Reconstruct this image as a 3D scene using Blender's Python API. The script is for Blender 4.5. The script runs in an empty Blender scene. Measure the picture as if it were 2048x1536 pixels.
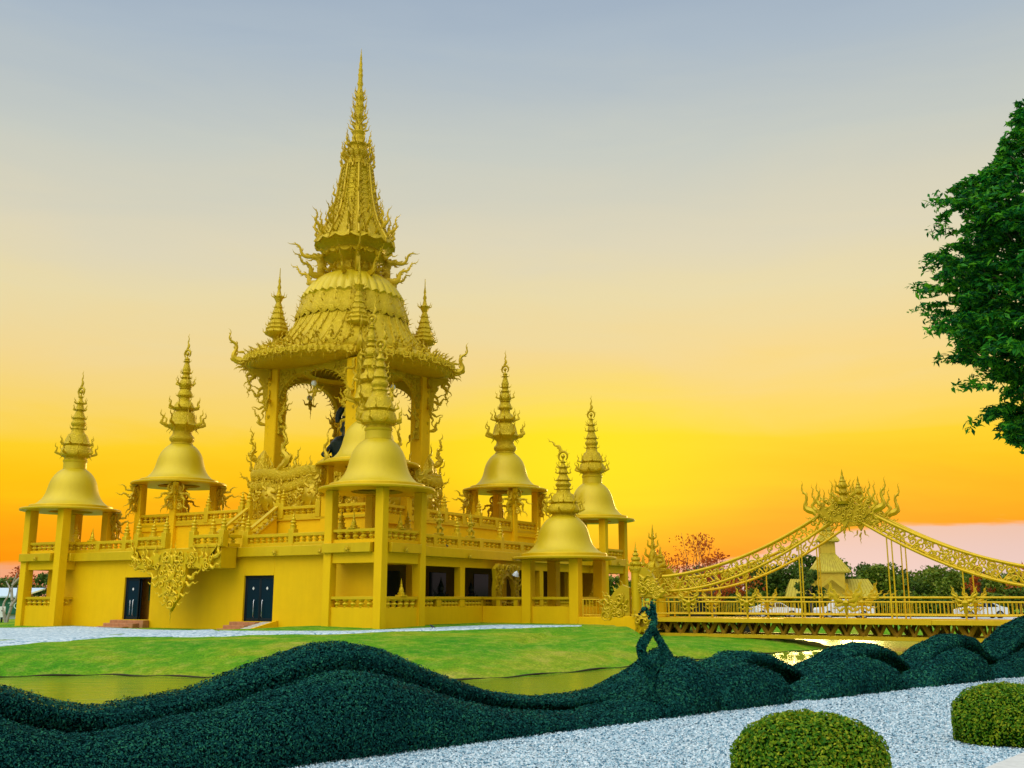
import bpy, math, random
import numpy as np
from mathutils import Matrix, Vector

SC = bpy.context.scene
COL = SC.collection
R = math.radians
rng = np.random.default_rng(7)
random.seed(7)

# ------------------------------------------------------------------ camera
F_PX, CAM_H = 2050.0, 1.30
PITCH = math.atan(428 / F_PX)
cam_d = bpy.data.cameras.new('camera')
cam_d.sensor_width = 36.0
cam_d.lens = 36.0 * F_PX / 2048
cam_d.clip_start, cam_d.clip_end = 0.1, 5000
cam = bpy.data.objects.new('camera', cam_d)
cam.location = (0, 0, CAM_H)
cam.rotation_euler = (R(90) + PITCH, 0, 0)
COL.objects.link(cam)
SC.camera = cam

# ------------------------------------------------------------------ colour management
vs = SC.view_settings
vs.view_transform = 'Standard'
try: vs.look = 'None'
except Exception: pass
vs.exposure, vs.gamma, vs.use_curve_mapping = 0.0, 1.0, False

# ------------------------------------------------------------------ sky
SUN_AZ, SUN_EL = R(15.0), R(7.0)
def lin(r, g, b):
    f = lambda c: (c / 255 / 12.92) if c / 255 <= .04045 else ((c / 255 + .055) / 1.055) ** 2.4
    return (f(r), f(g), f(b), 1)
world = bpy.data.worlds.new('World')
SC.world = world
world.use_nodes = True
wt = world.node_tree
wt.nodes.clear()
class NT:
    def __init__(s, t): s.t = t
    def n(s, typ, **kw):
        nd = s.t.nodes.new(typ)
        for k, v in kw.items():
            if k == 'inp':
                for kk, vv in v.items():
                    if hasattr(vv, 'is_linked') or isinstance(vv, bpy.types.NodeSocket): s.t.links.new(vv, nd.inputs[kk])
                    else: nd.inputs[kk].default_value = vv
            else: setattr(nd, k, v)
        return nd
    def m(s, op, a, b=None, c=None, clamp=False):
        nd = s.t.nodes.new('ShaderNodeMath'); nd.operation = op; nd.use_clamp = clamp
        for i, x in enumerate((a, b, c)):
            if x is None: continue
            if isinstance(x, bpy.types.NodeSocket): s.t.links.new(x, nd.inputs[i])
            else: nd.inputs[i].default_value = x
        return nd.outputs[0]
    def ramp(s, fac, stops, interp='LINEAR'):
        nd = s.t.nodes.new('ShaderNodeValToRGB'); cr = nd.color_ramp; cr.interpolation = interp
        while len(cr.elements) < len(stops): cr.elements.new(.5)
        for e, (p, c) in zip(cr.elements, stops):
            e.position = p; e.color = c if len(c) == 4 else (*c, 1)
        s.t.links.new(fac, nd.inputs[0]); return nd.outputs[0]
    def step(s, x, a, b):
        nd = s.t.nodes.new('ShaderNodeMapRange'); nd.interpolation_type = 'SMOOTHSTEP'
        s.t.links.new(x, nd.inputs[0]); nd.inputs[1].default_value = a; nd.inputs[2].default_value = b
        return nd.outputs[0]
    def mix(s, fac, a, b, typ='MIX'):
        nd = s.t.nodes.new('ShaderNodeMix'); nd.data_type = 'RGBA'; nd.blend_type = typ
        for i, x in ((0, fac), (6, a), (7, b)):
            if isinstance(x, bpy.types.NodeSocket): s.t.links.new(x, nd.inputs[i])
            else: nd.inputs[i].default_value = x
        return nd.outputs[2]
    def l(s, a, b): s.t.links.new(a, b)
w = NT(wt)
tc = w.n('ShaderNodeTexCoord')
sep = w.n('ShaderNodeSeparateXYZ', inp={0: tc.outputs['Generated']})
X_, Y_, Z_ = sep.outputs
elev = w.m('MULTIPLY', w.m('ARCSINE', Z_), 57.29578)
azim = w.m('ARCTAN2', X_, Y_)
wn = w.n('ShaderNodeTexNoise', inp={'Vector': w.n('ShaderNodeMapping', inp={0: tc.outputs['Generated'], 'Scale': (2.2, 2.2, 13)}).outputs[0], 'Scale': 1.8, 'Detail': 6.0, 'Roughness': .55, 'Distortion': .7})
wob = w.m('SUBTRACT', wn.outputs['Fac'], .5)
elw = w.m('ADD', w.m('ADD', elev, w.m('MULTIPLY', w.step(w.m('MULTIPLY', azim, -1.0), .12, .42), 1.0)), w.m('MULTIPLY', wob, 3.0))
front = w.ramp(w.m('DIVIDE', elw, 60.0), [(0, lin(255, 130, 10)), (2.6/60, lin(255, 148, 0)), (5.0/60, lin(255, 174, 0)), (6.8/60, lin(255, 196, 0)), (8.4/60, lin(254, 208, 30)), (10.0/60, lin(250, 212, 92)),
               (13.2/60, lin(243, 214, 142)), (16.5/60, lin(233, 217, 168)), (19.4/60, lin(222, 213, 184)), (24.6/60, lin(199, 203, 194)), (29.8/60, lin(172, 186, 198)), (33/60, lin(158, 175, 194)), (.85, lin(122, 150, 188))])
back = w.ramp(w.m('DIVIDE', elev, 60.0), [(0, (.85, .78, .62, 1)), (.25, (1.3, 1.23, 1.08, 1)), (.6, (2.15, 2.13, 2.05, 1)), (1, (1.5, 1.62, 1.72, 1))])
lobe = w.n('ShaderNodeVectorMath', operation='DOT_PRODUCT', inp={0: tc.outputs['Generated'], 1: (-.36, -.44, .823)}).outputs['Value']
lobe = w.m('ADD', .24, w.m('MULTIPLY', w.m('POWER', w.m('MAXIMUM', lobe, 0.0), 2.8), 1.45))
back = w.mix(1.0, back, lobe, 'MULTIPLY')
hl = w.m('SQRT', w.m('ADD', w.m('MULTIPLY', X_, X_), w.m('MAXIMUM', w.m('MULTIPLY', Y_, Y_), 1e-6)))
toward = w.m('DIVIDE', w.m('ADD', w.m('MULTIPLY', X_, math.sin(SUN_AZ)), w.m('MULTIPLY', Y_, math.cos(SUN_AZ))), hl)
high = w.step(elev, 36, 75)
ff = w.m('MULTIPLY', w.step(toward, 0.15, .75), w.m('SUBTRACT', 1.0, high))
# glow round the low sun
daz = w.m('DIVIDE', w.m('SUBTRACT', w.m('MULTIPLY', azim, 57.29578), 3.6), 2.0)
del_ = w.m('SUBTRACT', elw, 6.9)
ang = w.m('SQRT', w.m('ADD', w.m('MULTIPLY', daz, daz), w.m('MULTIPLY', del_, del_)))
glow = w.m('MULTIPLY', w.m('SUBTRACT', 1.0, w.step(ang, .1, 7.0)), .74)
fr2 = w.mix(glow, front, (1.0, .84, 0.0, 1))
# pale cloud bank low on the horizon
bank = w.m('ADD', w.m('ADD', 1.55, w.m('MULTIPLY', w.step(azim, .13, .40), 2.2)), w.m('MULTIPLY', wob, 2.6))
bf = w.m('SUBTRACT', 1.0, w.step(w.m('SUBTRACT', elev, bank), -.18, .30))
bf = w.m('MULTIPLY', bf, w.m('ADD', .35, w.m('MULTIPLY', w.step(azim, .10, .24), .60)))
bcol = w.ramp(w.m('DIVIDE', elev, 5.0), [(0, lin(224, 205, 208)), (.5, lin(226, 196, 190)), (.8, lin(232, 190, 170))])
fr3 = w.mix(bf, fr2, bcol)
sky = w.mix(ff, back, fr3)
nish = w.n('ShaderNodeTexSky', sky_type='NISHITA', sun_disc=False, sun_elevation=SUN_EL, sun_rotation=SUN_AZ)
bg1 = w.n('ShaderNodeBackground', inp={0: sky, 1: 1.0})
bg2 = w.n('ShaderNodeBackground', inp={0: nish.outputs[0], 1: 0.002})
addn = w.n('ShaderNodeAddShader', inp={0: bg1.outputs[0], 1: bg2.outputs[0]})
wo = w.n('ShaderNodeOutputWorld', inp={0: addn.outputs[0]})

# ------------------------------------------------------------------ sun
sl = bpy.data.lights.new('sun', 'SUN')
sl.energy, sl.angle, sl.color = 1.0, R(8), (1.0, .70, .22)
sun = bpy.data.objects.new('sun', sl)
sun.rotation_euler = (R(90) - SUN_EL, 0, math.pi - SUN_AZ)
sun.location = (10, 90, 40)
COL.objects.link(sun)
# ------------------------------------------------------------------ measuring helpers (sight lines of the photo meet known planes)
ANG = R(30.8)
CA, SA = math.cos(ANG), math.sin(ANG)
CEN = (-10.64, 66.05)
cp, sp = math.cos(PITCH), math.sin(PITCH)
def Wd(x, y): return (CEN[0] + x * CA + y * SA, CEN[1] - x * SA + y * CA)
def Lc(X, Y):
    dx, dy = X - CEN[0], Y - CEN[1]
    return dx * CA - dy * SA, dx * SA + dy * CA
def ray(px, py):
    u, v = (px - 1024) / F_PX, (768 - py) / F_PX
    return Vector((u, cp - v * sp, sp + v * cp))
def G(px, py, z):
    d = ray(px, py); t = (z - CAM_H) / d.z
    return Vector((d.x * t, d.y * t, z))
def P(px, py, Y):
    d = ray(px, py); t = Y / d.y
    return Vector((d.x * t, Y, CAM_H + d.z * t))
def Zo(Y, py): return CAM_H + Y * math.tan(PITCH + math.atan((768 - py) / F_PX))
def mpp(Y, z): return (Y * cp + (z - CAM_H) * sp) / F_PX
def on_front(px, py, yl):
    d = ray(px, py)
    # local y of point t*d : (t*dx-C0)*SA+(t*dy-C1)*CA = yl
    t = (yl + CEN[0] * SA + CEN[1] * CA) / (d.x * SA + d.y * CA)
    return Lc(d.x * t, d.y * t)[0], CAM_H + d.z * t
def on_side(px, py, xl):
    d = ray(px, py)
    t = (xl + CEN[0] * CA - CEN[1] * SA) / (d.x * CA - d.y * SA)
    return Lc(d.x * t, d.y * t)[1], CAM_H + d.z * t
def interp(pts, x):
    if x <= pts[0][0]: return pts[0][1]
    for (a, b), (c, d) in zip(pts, pts[1:]):
        if x <= c: return b + (d - b) * (x - a) / (c - a)
    return pts[-1][1]

# ------------------------------------------------------------------ mesh builder
def TR(x=0, y=0, z=0, rz=0, ry=0, rx=0, s=1):
    M = Matrix.Translation((x, y, z))
    if rz: M = M @ Matrix.Rotation(rz, 4, 'Z')
    if ry: M = M @ Matrix.Rotation(ry, 4, 'Y')
    if rx: M = M @ Matrix.Rotation(rx, 4, 'X')
    if s != 1: M = M @ (Matrix.Diagonal((s, s, s, 1)) if not hasattr(s, '__len__') else Matrix.Diagonal((*s, 1)))
    return M
class MB:
    def __init__(s): s.V, s.F, s.n = [], [], 0
    def add(s, V, F, M=None):
        V = np.asarray(V, float)
        if M is not None:
            A = np.array(M); V = V @ A[:3, :3].T + A[:3, 3]
            if np.linalg.det(A[:3, :3]) < 0: F = [f[::-1] for f in F]
        o = s.n
        s.V.append(V); s.F.extend([tuple(i + o for i in f) for f in F]); s.n += len(V)
        return s
    def box(s, x0, x1, y0, y1, z0, z1, M=None, b=0.012):
        if x0 > x1: x0, x1 = x1, x0
        if y0 > y1: y0, y1 = y1, y0
        if z0 > z1: z0, z1 = z1, z0
        b = min(b, (x1 - x0) * .3, (y1 - y0) * .3, (z1 - z0) * .3)
        V, F, idx = [], [], {}
        lo, hi = (x0, y0, z0), (x1, y1, z1)
        for i in (0, 1):
            for j in (0, 1):
                for k in (0, 1):
                    c = [hi[a] if q else lo[a] for a, q in enumerate((i, j, k))]
                    sg = [-1 if q else 1 for q in (i, j, k)]
                    for a in range(3):
                        v = [c[m] + (sg[m] * b if m != a else 0) for m in range(3)]
                        idx[(i, j, k, a)] = len(V); V.append(v)
        cen = np.array([(l + h) / 2 for l, h in zip(lo, hi)])
        for a in range(3):
            for q in (0, 1):
                o = [m for m in range(3) if m != a]; f = []
                for u, v in ((0, 0), (1, 0), (1, 1), (0, 1)):
                    t = [0, 0, 0]; t[a] = q; t[o[0]] = u; t[o[1]] = v; f.append(idx[(*t, a)])
                F.append(f)
        for a in range(3):
            o = [m for m in range(3) if m != a]
            for u in (0, 1):
                for v in (0, 1):
                    t0 = [0, 0, 0]; t1 = [0, 0, 0]
                    t0[o[0]] = t1[o[0]] = u; t0[o[1]] = t1[o[1]] = v; t1[a] = 1
                    F.append([idx[(*t0, o[0])], idx[(*t1, o[0])], idx[(*t1, o[1])], idx[(*t0, o[1])]])
        for i in (0, 1):
            for j in (0, 1):
                for k in (0, 1): F.append([idx[(i, j, k, a)] for a in range(3)])
        VA = np.array(V)
        G2 = []
        for f in F:
            p = VA[f]; nrm = np.cross(p[1] - p[0], p[2] - p[0])
            G2.append(f if np.dot(nrm, p.mean(0) - cen) > 0 else f[::-1])
        return s.add(V, G2, M)
    def lathe(s, prof, n=24, M=None, rm=None, zm=None, cap0=False, cap1=False):
        V, F = [], []
        for i, (r, z) in enumerate(prof):
            for k in range(n):
                t = 2 * math.pi * k / n
                rr = max(r, .0005) * (rm(t, i) if rm else 1); zz = z + (zm(t, i) if zm else 0)
                V.append((rr * math.cos(t), rr * math.sin(t), zz))
        up = prof[-1][1] >= prof[0][1]
        for i in range(len(prof) - 1):
            for k in range(n):
                a, b = i * n + k, i * n + (k + 1) % n
                f = (a, b, b + n, a + n); F.append(f if up else f[::-1])
        if cap0: F.append(tuple(range(n))[::-1] if up else tuple(range(n)))
        if cap1:
            o = (len(prof) - 1) * n
            F.append(tuple(o + k for k in range(n)) if up else tuple(o + k for k in range(n))[::-1])
        return s.add(V, F, M)
    def tube(s, pts, rad, n=6, M=None, flat=1.0, nrm=(0, 1, 0)):
        P_ = [Vector(p) for p in pts]; N = len(P_); V, F = [], []
        if not hasattr(rad, '__len__'): rad = [rad] * N
        nv = Vector(nrm)
        for i in range(N):
            d = (P_[min(i + 1, N - 1)] - P_[max(i - 1, 0)]).normalized()
            a = nv - d * nv.dot(d)
            if a.length < 1e-3: a = Vector((1, 0, 0)) - d * d.x
            a.normalize(); b = d.cross(a)
            for k in range(n):
                t = 2 * math.pi * k / n
                V.append(P_[i] + a * (math.cos(t) * rad[i] * flat) + b * (math.sin(t) * rad[i]))
        for i in range(N - 1):
            for k in range(n):
                x, y = i * n + k, i * n + (k + 1) % n
                F.append((x, y, y + n, x + n))
        F.append(tuple(range(n))[::-1]); F.append(tuple((N - 1) * n + k for k in range(n)))
        return s.add(V, F, M)
    def prism(s, poly, y0, y1, M=None):
        """outline in the xz plane (counter-clockwise seen from -y), extruded in y"""
        n = len(poly)
        ar = sum(poly[i][0] * poly[(i + 1) % n][1] - poly[(i + 1) % n][0] * poly[i][1] for i in range(n))
        if ar < 0: poly = poly[::-1]
        V = [(x, y0, z) for x, z in poly] + [(x, y1, z) for x, z in poly]
        F = [tuple(range(n)), tuple(range(2 * n - 1, n - 1, -1))]
        for i in range(n):
            j = (i + 1) % n; F.append((i, i + n, j + n, j))
        return s.add(V, F, M)
    def mesh(s, name, mat, ang=38):
        me = bpy.data.meshes.new(name)
        V = np.concatenate(s.V) if s.V else np.zeros((0, 3))
        me.from_pydata(V.tolist(), [], s.F)
        me.materials.append(mat)
        if ang:
            me.polygons.foreach_set('use_smooth', np.ones(len(me.polygons), bool))
            me.set_sharp_from_angle(angle=R(ang))
        me.update()
        return me
    def build(s, name, mat, parent=None, ang=38):
        return put(name, s.mesh(name, mat, ang), parent)
def put(name, me, parent=None, M=None):
    o = bpy.data.objects.new(name, me); COL.objects.link(o)
    if parent is not None: o.parent = parent
    if M is not None: o.matrix_basis = M
    return o
def tag(o, label=None, cat=None, group=None, kind=None):
    if label: o['label'] = label
    if cat: o['category'] = cat
    if group: o['group'] = group
    if kind: o['kind'] = kind
    return o
def thing(name, label, cat, loc=(0, 0, 0), rz=0, group=None):
    o = bpy.data.objects.new(name, None); COL.objects.link(o)
    o.empty_display_size = .5
    o.location = loc; o.rotation_euler = (0, 0, rz)
    return tag(o, label, cat, group)
def tthing(name, label, cat, x=0, y=0, z=0, group=None, rz=0):
    X, Y = Wd(x, y)
    return thing(name, label, cat, (X, Y, z), -ANG + rz, group)
def fast(name, V, Q, mat, smooth=False):
    V = np.asarray(V, np.float32); Q = np.asarray(Q, np.int32); k = Q.shape[1]
    me = bpy.data.meshes.new(name)
    me.vertices.add(len(V)); me.vertices.foreach_set('co', V.ravel())
    me.loops.add(Q.size); me.loops.foreach_set('vertex_index', Q.ravel())
    me.polygons.add(len(Q)); me.polygons.foreach_set('loop_start', np.arange(0, Q.size, k, dtype=np.int32))
    try: me.polygons.foreach_set('loop_total', np.full(len(Q), k, np.int32))
    except Exception: pass
    me.materials.append(mat)
    if smooth: me.polygons.foreach_set('use_smooth', np.ones(len(Q), bool))
    me.update(calc_edges=True); me.validate()
    return me

# ------------------------------------------------------------------ materials
def mat(name):
    m = bpy.data.materials.new(name); m.use_nodes = True
    t = NT(m.node_tree); m.node_tree.nodes.clear()
    b = t.n('ShaderNodeBsdfPrincipled'); o = t.n('ShaderNodeOutputMaterial', inp={0: b.outputs[0]})
    return m, t, b
def simple(name, col, rough=.6, metal=0, nz=0, sc=8, bump=0, bsc=40, spec=.5):
    m, t, b = mat(name)
    b.inputs['Roughness'].default_value = rough; b.inputs['Metallic'].default_value = metal
    b.inputs['Specular IOR Level'].default_value = spec
    tcn = t.n('ShaderNodeTexCoord').outputs['Object']
    if nz:
        n1 = t.n('ShaderNodeTexNoise', inp={'Vector': tcn, 'Scale': sc, 'Detail': 6.0, 'Roughness': .6})
        f = t.ramp(n1.outputs['Fac'], [(.3, (1 - nz,) * 3), (.7, (1 + nz * .5,) * 3)])
        t.l(t.mix(1.0, (*col, 1), f, 'MULTIPLY'), b.inputs['Base Color'])
    else: b.inputs['Base Color'].default_value = (*col, 1)
    if bump:
        n2 = t.n('ShaderNodeTexNoise', inp={'Vector': tcn, 'Scale': bsc, 'Detail': 4.0})
        bp = t.n('ShaderNodeBump', inp={'Height': n2.outputs['Fac'], 'Strength': bump, 'Distance': .02})
        t.l(bp.outputs[0], b.inputs['Normal'])
    return m
def gold(name, col, rough, metal, carve=0, csc=6, coat=0, stain=.12, spec=.3):
    m, t, b = mat(name)
    b.inputs['Specular IOR Level'].default_value = spec
    ge = t.n('ShaderNodeNewGeometry'); tcn = t.n('ShaderNodeTexCoord').outputs['Object']
    n1 = t.n('ShaderNodeTexNoise', inp={'Vector': tcn, 'Scale': .9, 'Detail': 8.0, 'Roughness': .65})
    st = t.n('ShaderNodeTexNoise', inp={'Vector': t.n('ShaderNodeMapping', inp={0: tcn, 'Scale': (2.2, 2.2, .25)}).outputs[0], 'Scale': 2.0, 'Detail': 5.0})
    f = t.ramp(n1.outputs['Fac'], [(.3, (1 - stain,) * 3), (.7, (1.04,) * 3)])
    g = t.ramp(st.outputs['Fac'], [(.35, (1 - stain * .5, 1 - stain * .7, .9)), (.6, (1, 1, 1))])
    c = t.mix(1.0, t.mix(1.0, (*col, 1), f, 'MULTIPLY'), g, 'MULTIPLY')
    t.l(c, b.inputs['Base Color'])
    t.l(t.m('ADD', rough - .08, t.m('MULTIPLY', n1.outputs['Fac'], .18)), b.inputs['Roughness'])
    b.inputs['Metallic'].default_value = metal
    b.inputs['Coat Weight'].default_value = coat; b.inputs['Coat Roughness'].default_value = .18
    fine = t.n('ShaderNodeTexNoise', inp={'Vector': tcn, 'Scale': 22.0, 'Detail': 3.0})
    bp = t.n('ShaderNodeBump', inp={'Height': fine.outputs['Fac'], 'Strength': .12, 'Distance': .01})
    nrm = bp.outputs[0]
    if carve:
        dv = t.n('ShaderNodeTexNoise', inp={'Vector': tcn, 'Scale': csc * .55, 'Detail': 2.0})
        vv = t.n('ShaderNodeVectorMath', operation='MULTIPLY_ADD', inp={0: dv.outputs['Color'], 1: (.55, .55, .55), 2: tcn})
        wv = t.n('ShaderNodeTexVoronoi', feature='SMOOTH_F1', inp={'Vector': vv.outputs[0], 'Scale': csc, 'Smoothness': .35})
        wr = t.m('SINE', t.m('MULTIPLY', wv.outputs['Distance'], 15.0))
        b2 = t.n('ShaderNodeBump', inp={'Height': wr, 'Strength': carve, 'Distance': .05, 'Normal': nrm})
        nrm = b2.outputs[0]
    t.l(nrm, b.inputs['Normal'])
    return m
GOLD = (.70, .48, .003)
M_WALL = gold('yellow_paint', (.80, .495, .002), .6, 0.0, stain=.045, spec=.12)
M_TRIM = gold('gold_paint', GOLD, .40, .35, stain=.08)
M_BELL = gold('bell_gold', (.60, .44, .004), .46, .22, coat=.12, stain=.05)
M_CARV = gold('carved_gold', (.66, .45, .004), .42, .3, carve=.45, csc=3.6)
M_CARV2 = gold('fine_carved_gold', (.64, .45, .004), .42, .3, carve=.42, csc=6.5)
M_FLAME = gold('flame_gold', (.58, .40, .004), .4, .3)
M_STEEL = gold('bridge_paint', (.70, .46, .005), .45, .25)
M_GLASS = simple('dark_glass', (.002, .018, .032), .08, spec=.12)
M_FRAME = simple('dark_frame', (.004, .012, .018), .45, spec=.2)
M_CHROME = simple('steel', (.6, .62, .64), .25, 1.0)
M_WHITE = simple('white_paint', (.75, .76, .76), .5, nz=.12)
M_BRICK = simple('terracotta', (.45, .19, .07), .75, nz=.25, sc=5, bump=.3)
M_RAMP = simple('pale_ramp', (.55, .50, .38), .8, nz=.2, sc=6)
M_DARK = simple('dark_bronze', (.003, .022, .022), .45, .2, nz=.4, sc=6, bump=.6, bsc=14)
M_INTER = simple('interior_paint', (.62, .30, .015), .8, nz=.2)
M_VERA = simple('veranda_painted_shade', (.16, .09, .007), .85, nz=.2)  # inner wall colour darkened to stand in for the veranda's shade
M_BLACK = simple('black', (.01, .01, .012), .6)
M_BARK = simple('bark', (.12, .09, .06), .9, nz=.4, sc=10, bump=.8, bsc=18)
M_PALEBARK = simple('pale_bark', (.36, .33, .27), .9, nz=.3, sc=12, bump=.5)
M_CRYST = simple('crystal', (.75, .82, .85), .08)
M_CONC = simple('pale_concrete', (.60, .60, .56), .85, nz=.15, sc=9, bump=.25, bsc=60)

# ------------------------------------------------------------------ ornament templates
def kranok_tpl(n=2.2, A=1.15, phi=0.2, barbs=8, w=.062, seg=34, hook=.7, side=1):
    p = np.zeros(2); pts = [p.copy()]; hs = []
    for i in range(seg):
        s = (i + .5) / seg
        amp = A * (.55 + hook * math.exp(-4.2 * s))
        h = amp * math.sin(2 * math.pi * n * s ** 1.2 + phi) * side
        step = (1 - .45 * s) / seg
        p = p + np.array((math.sin(h), math.cos(h))) * step; pts.append(p.copy()); hs.append(h)
    pts = np.array(pts); sc = 1 / pts[:, 1].max(); pts *= sc
    hs.append(hs[-1])
    mb = MB()
    rad = [max(.003, w * (.75 + .35 * math.sin(min(1, i / seg * 2.6) * math.pi)) * (1 - i / seg) ** .85 * sc) for i in range(seg + 1)]
    mb.tube([(x, 0, z) for x, z in pts], rad, 6, flat=.55)
    for b in range(barbs):
        s = .10 + .78 * (b + .5) / barbs; i = int(s * seg); h = hs[i]
        dirn = (1 if b % 2 else -1)
        L = (.13 * (1 - s) + .045)
        q = [pts[i]]; a = h + dirn * 1.5
        for k in range(4):
            q.append(q[-1] + np.array((math.sin(a), math.cos(a))) * L / 4); a -= dirn * .55
        mb.tube([(x, 0, z) for x, z in q], [rad[i] * .8, rad[i] * .72, rad[i] * .5, rad[i] * .28, .003], 5, flat=.55)
    return np.concatenate(mb.V), mb.F
KR = [kranok_tpl(), kranok_tpl(2.8, 1.0, .5, 10, .055), kranok_tpl(1.5, .95, .2, 5, .08, seg=24), kranok_tpl(2.0, 1.2, 3.4, 9, .062), kranok_tpl(2.8, .7, 0, 3, .05, seg=24, hook=.4), kranok_tpl(1.5, 1.15, .2, 7, .10)]
KMESH = {}
def kmesh(i, m=None):
    m = m or M_FLAME
    if (i, m.name) not in KMESH:
        mb = MB(); mb.add(*KR[i]); KMESH[(i, m.name)] = mb.mesh('flame_ornament', m)
    return KMESH[(i, m.name)]
def flame(parent, M, i=0, m=None, name='flame_ornament'): return put(name, kmesh(i, m), parent, M)
def scroll_pts(r, turns=1.4, tail=1.2, n=18, flip=1):
    out = []
    for i in range(n):
        s = i / (n - 1); a = s * turns * 2 * math.pi; rr = r * (.18 + .82 * s)
        out.append((flip * rr * math.cos(a), 0, rr * math.sin(a)))
    return out
def scroll(mb, M, r, w, turns=1.3, flip=1, flat=.7):
    p = scroll_pts(r, turns, flip=flip); n = len(p)
    mb.tube(p, [w * (1.15 - .5 * i / n) for i in range(n)], 6, M=M, flat=flat)
def relief(mb, M, inside, x0, x1, z0, z1, step=.32, seed=1, dep=.05, sym=False):
    """carved scrollwork laid on a face (local xz plane, standing out towards -y)"""
    rr = random.Random(seed); z = z0; row = 0
    while z < z1:
        x = x0 + (row % 2) * step * .5
        while x < x1:
            px, pz = x + rr.uniform(-.2, .2) * step, z + rr.uniform(-.2, .2) * step
            if inside(px, pz):
                fl = 1 if rr.random() < .5 else -1
                if sym:
                    if px < 0: x += step; continue
                    an, sz, tu, kk, sc = rr.uniform(0, 6.28), rr.uniform(.40, .62), rr.uniform(1.0, 1.5), rr.randrange(4), step * rr.uniform(1.2, 2.0); ro = rr.random() < .55; a2 = rr.uniform(-1.6, .6)
                    for sg in (1, -1):
                        MS = M @ TR(s=(sg, 1, 1))
                        if ro: scroll(mb, MS @ TR(px, -dep * .3, pz, ry=an), step * sz, step * .13, tu, fl)
                        else: mb.add(*KR[kk], MS @ TR(px, -dep * .6, pz - step * .3, ry=a2, s=(sc, sc * 1.4, sc)))
                elif rr.random() < .68:
                    scroll(mb, M @ TR(px, -dep * .3, pz, ry=rr.uniform(0, 6.28)), step * rr.uniform(.36, .56), step * .10, rr.uniform(1.0, 1.5), fl)
                else:
                    k = rr.randrange(3)
                    mb.add(*KR[k], M @ TR(px, -dep * .4, pz - step * .3, ry=rr.uniform(-1.4, 1.4), s=step * rr.uniform(1.0, 1.7)))
            x += step
        z += step * .8; row += 1
FINIAL = [(.13, 0), (.13, .14), (.15, .15), (.15, .18), (.10, .20), (.08, .25), (.13, .30), (.14, .33), (.09, .38), (.06, .40), (.09, .44), (.09, .47), (.045, .51), (.03, .58), (.05, .62), (.02, .68), (.003, .80)]
def fin_mesh():
    if 'f' not in KMESH:
        KMESH['f'] = MB().lathe(FINIAL, 12, cap0=True).mesh('finial', M_TRIM)
    return KMESH['f']
BAL = [(.11, 0), (.11, .03), (.075, .05), (.10, .085), (.135, .13), (.14, .17), (.115, .21), (.065, .24), (.06, .26), (.11, .285), (.135, .32), (.14, .36)]
def bal_mesh():
    if 'b' not in KMESH: KMESH['b'] = MB().lathe(BAL, 10, rm=lambda t, i: 1 + .12 * math.cos(4 * t)).mesh('baluster', M_TRIM)
    return KMESH['b']
def rosette_mesh():
    if 'r' not in KMESH:
        mb = MB()
        for k in range(5):
            a = R(-100 + 50 * k)
            mb.add(*KR[2], TR(0, -.04, 0, ry=a, s=(.22, .5, .24)))
        mb.lathe([(.001, .12), (.05, .10), (.075, .05), (.08, 0)][::-1], 10, M=TR(0, 0, 0, rx=R(90)))
        for k in range(3): mb.add(*KR[2], TR(0, -.06, 0, ry=R(180 + 35 * (k - 1)), s=(.16, .5, .18)))
        KMESH['r'] = mb.mesh('lotus_emblem', M_FLAME)
    return KMESH['r']
# ------------------------------------------------------------------ ground, water, gravel
WZ = -1.0
def gw(px, py): v = G(px, py, WZ); return (v.x, v.y)
WATER_LINE = [(-60, 24)] + [gw(*p) for p in [(-500, 1362), (-150, 1360), (0, 1355), (200, 1351), (480, 1357), (700, 1364), (960, 1360), (1120, 1347), (1290, 1331), (1400, 1319), (1500, 1310), (1600, 1303), (1690, 1297)]]
TOPS = [(-60, 33, -.5)] + [tuple(G(px, py, z)) for px, py, z in [(-500, 1318, -.5), (-150, 1310, -.45), (0, 1300, -.38), (150, 1285, -.28), (300, 1277, -.22), (480, 1271, -.16), (700, 1267, -.12), (960, 1259, -.06), (1150, 1252, -.02), (1215, 1255, -.05), (1262, 1272, -.25), (1300, 1284, -.5), (1340, 1271, -.5), (1460, 1271, -.5), (1600, 1275, -.75)]]
tip = WATER_LINE[-1]
FAR_SHORE = [(tip[0] - 2, tip[1] + 5), (12, 60), (16, 66), (30, 67), (70, 66), (120, 60)]
NEAR_SHORE = [(120, 40), (40, 32), (22, 27), (10, 20.5), (4, 15.6), (-2, 12.4), (-9, 11.2), (-60, 8)]
POND = WATER_LINE + FAR_SHORE + NEAR_SHORE
def seg_dist(px, py, line, closed=False):
    L = np.array([(p[0], p[1]) for p in line]); zv = np.array([p[2] if len(p) > 2 else 0 for p in line])
    best = np.full(px.shape, 1e9); bz = np.zeros(px.shape)
    N = len(L)
    for i in range(N if closed else N - 1):
        a, b = L[i], L[(i + 1) % N]; d = b - a; l2 = max(d @ d, 1e-9)
        t = np.clip(((px - a[0]) * d[0] + (py - a[1]) * d[1]) / l2, 0, 1)
        dd = np.hypot(px - a[0] - t * d[0], py - a[1] - t * d[1])
        k = dd < best; best = np.where(k, dd, best); bz = np.where(k, zv[i] + t * (zv[(i + 1) % N] - zv[i]), bz)
    return best, bz
def inside_poly(px, py, poly):
    r = np.zeros(px.shape, bool); N = len(poly)
    for i in range(N):
        x0, y0 = poly[i][:2]; x1, y1 = poly[(i + 1) % N][:2]
        if y0 == y1: continue
        c = ((y0 > py) != (y1 > py)) & (px < (x1 - x0) * (py - y0) / (y1 - y0) + x0)
        r ^= c
    return r
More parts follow.
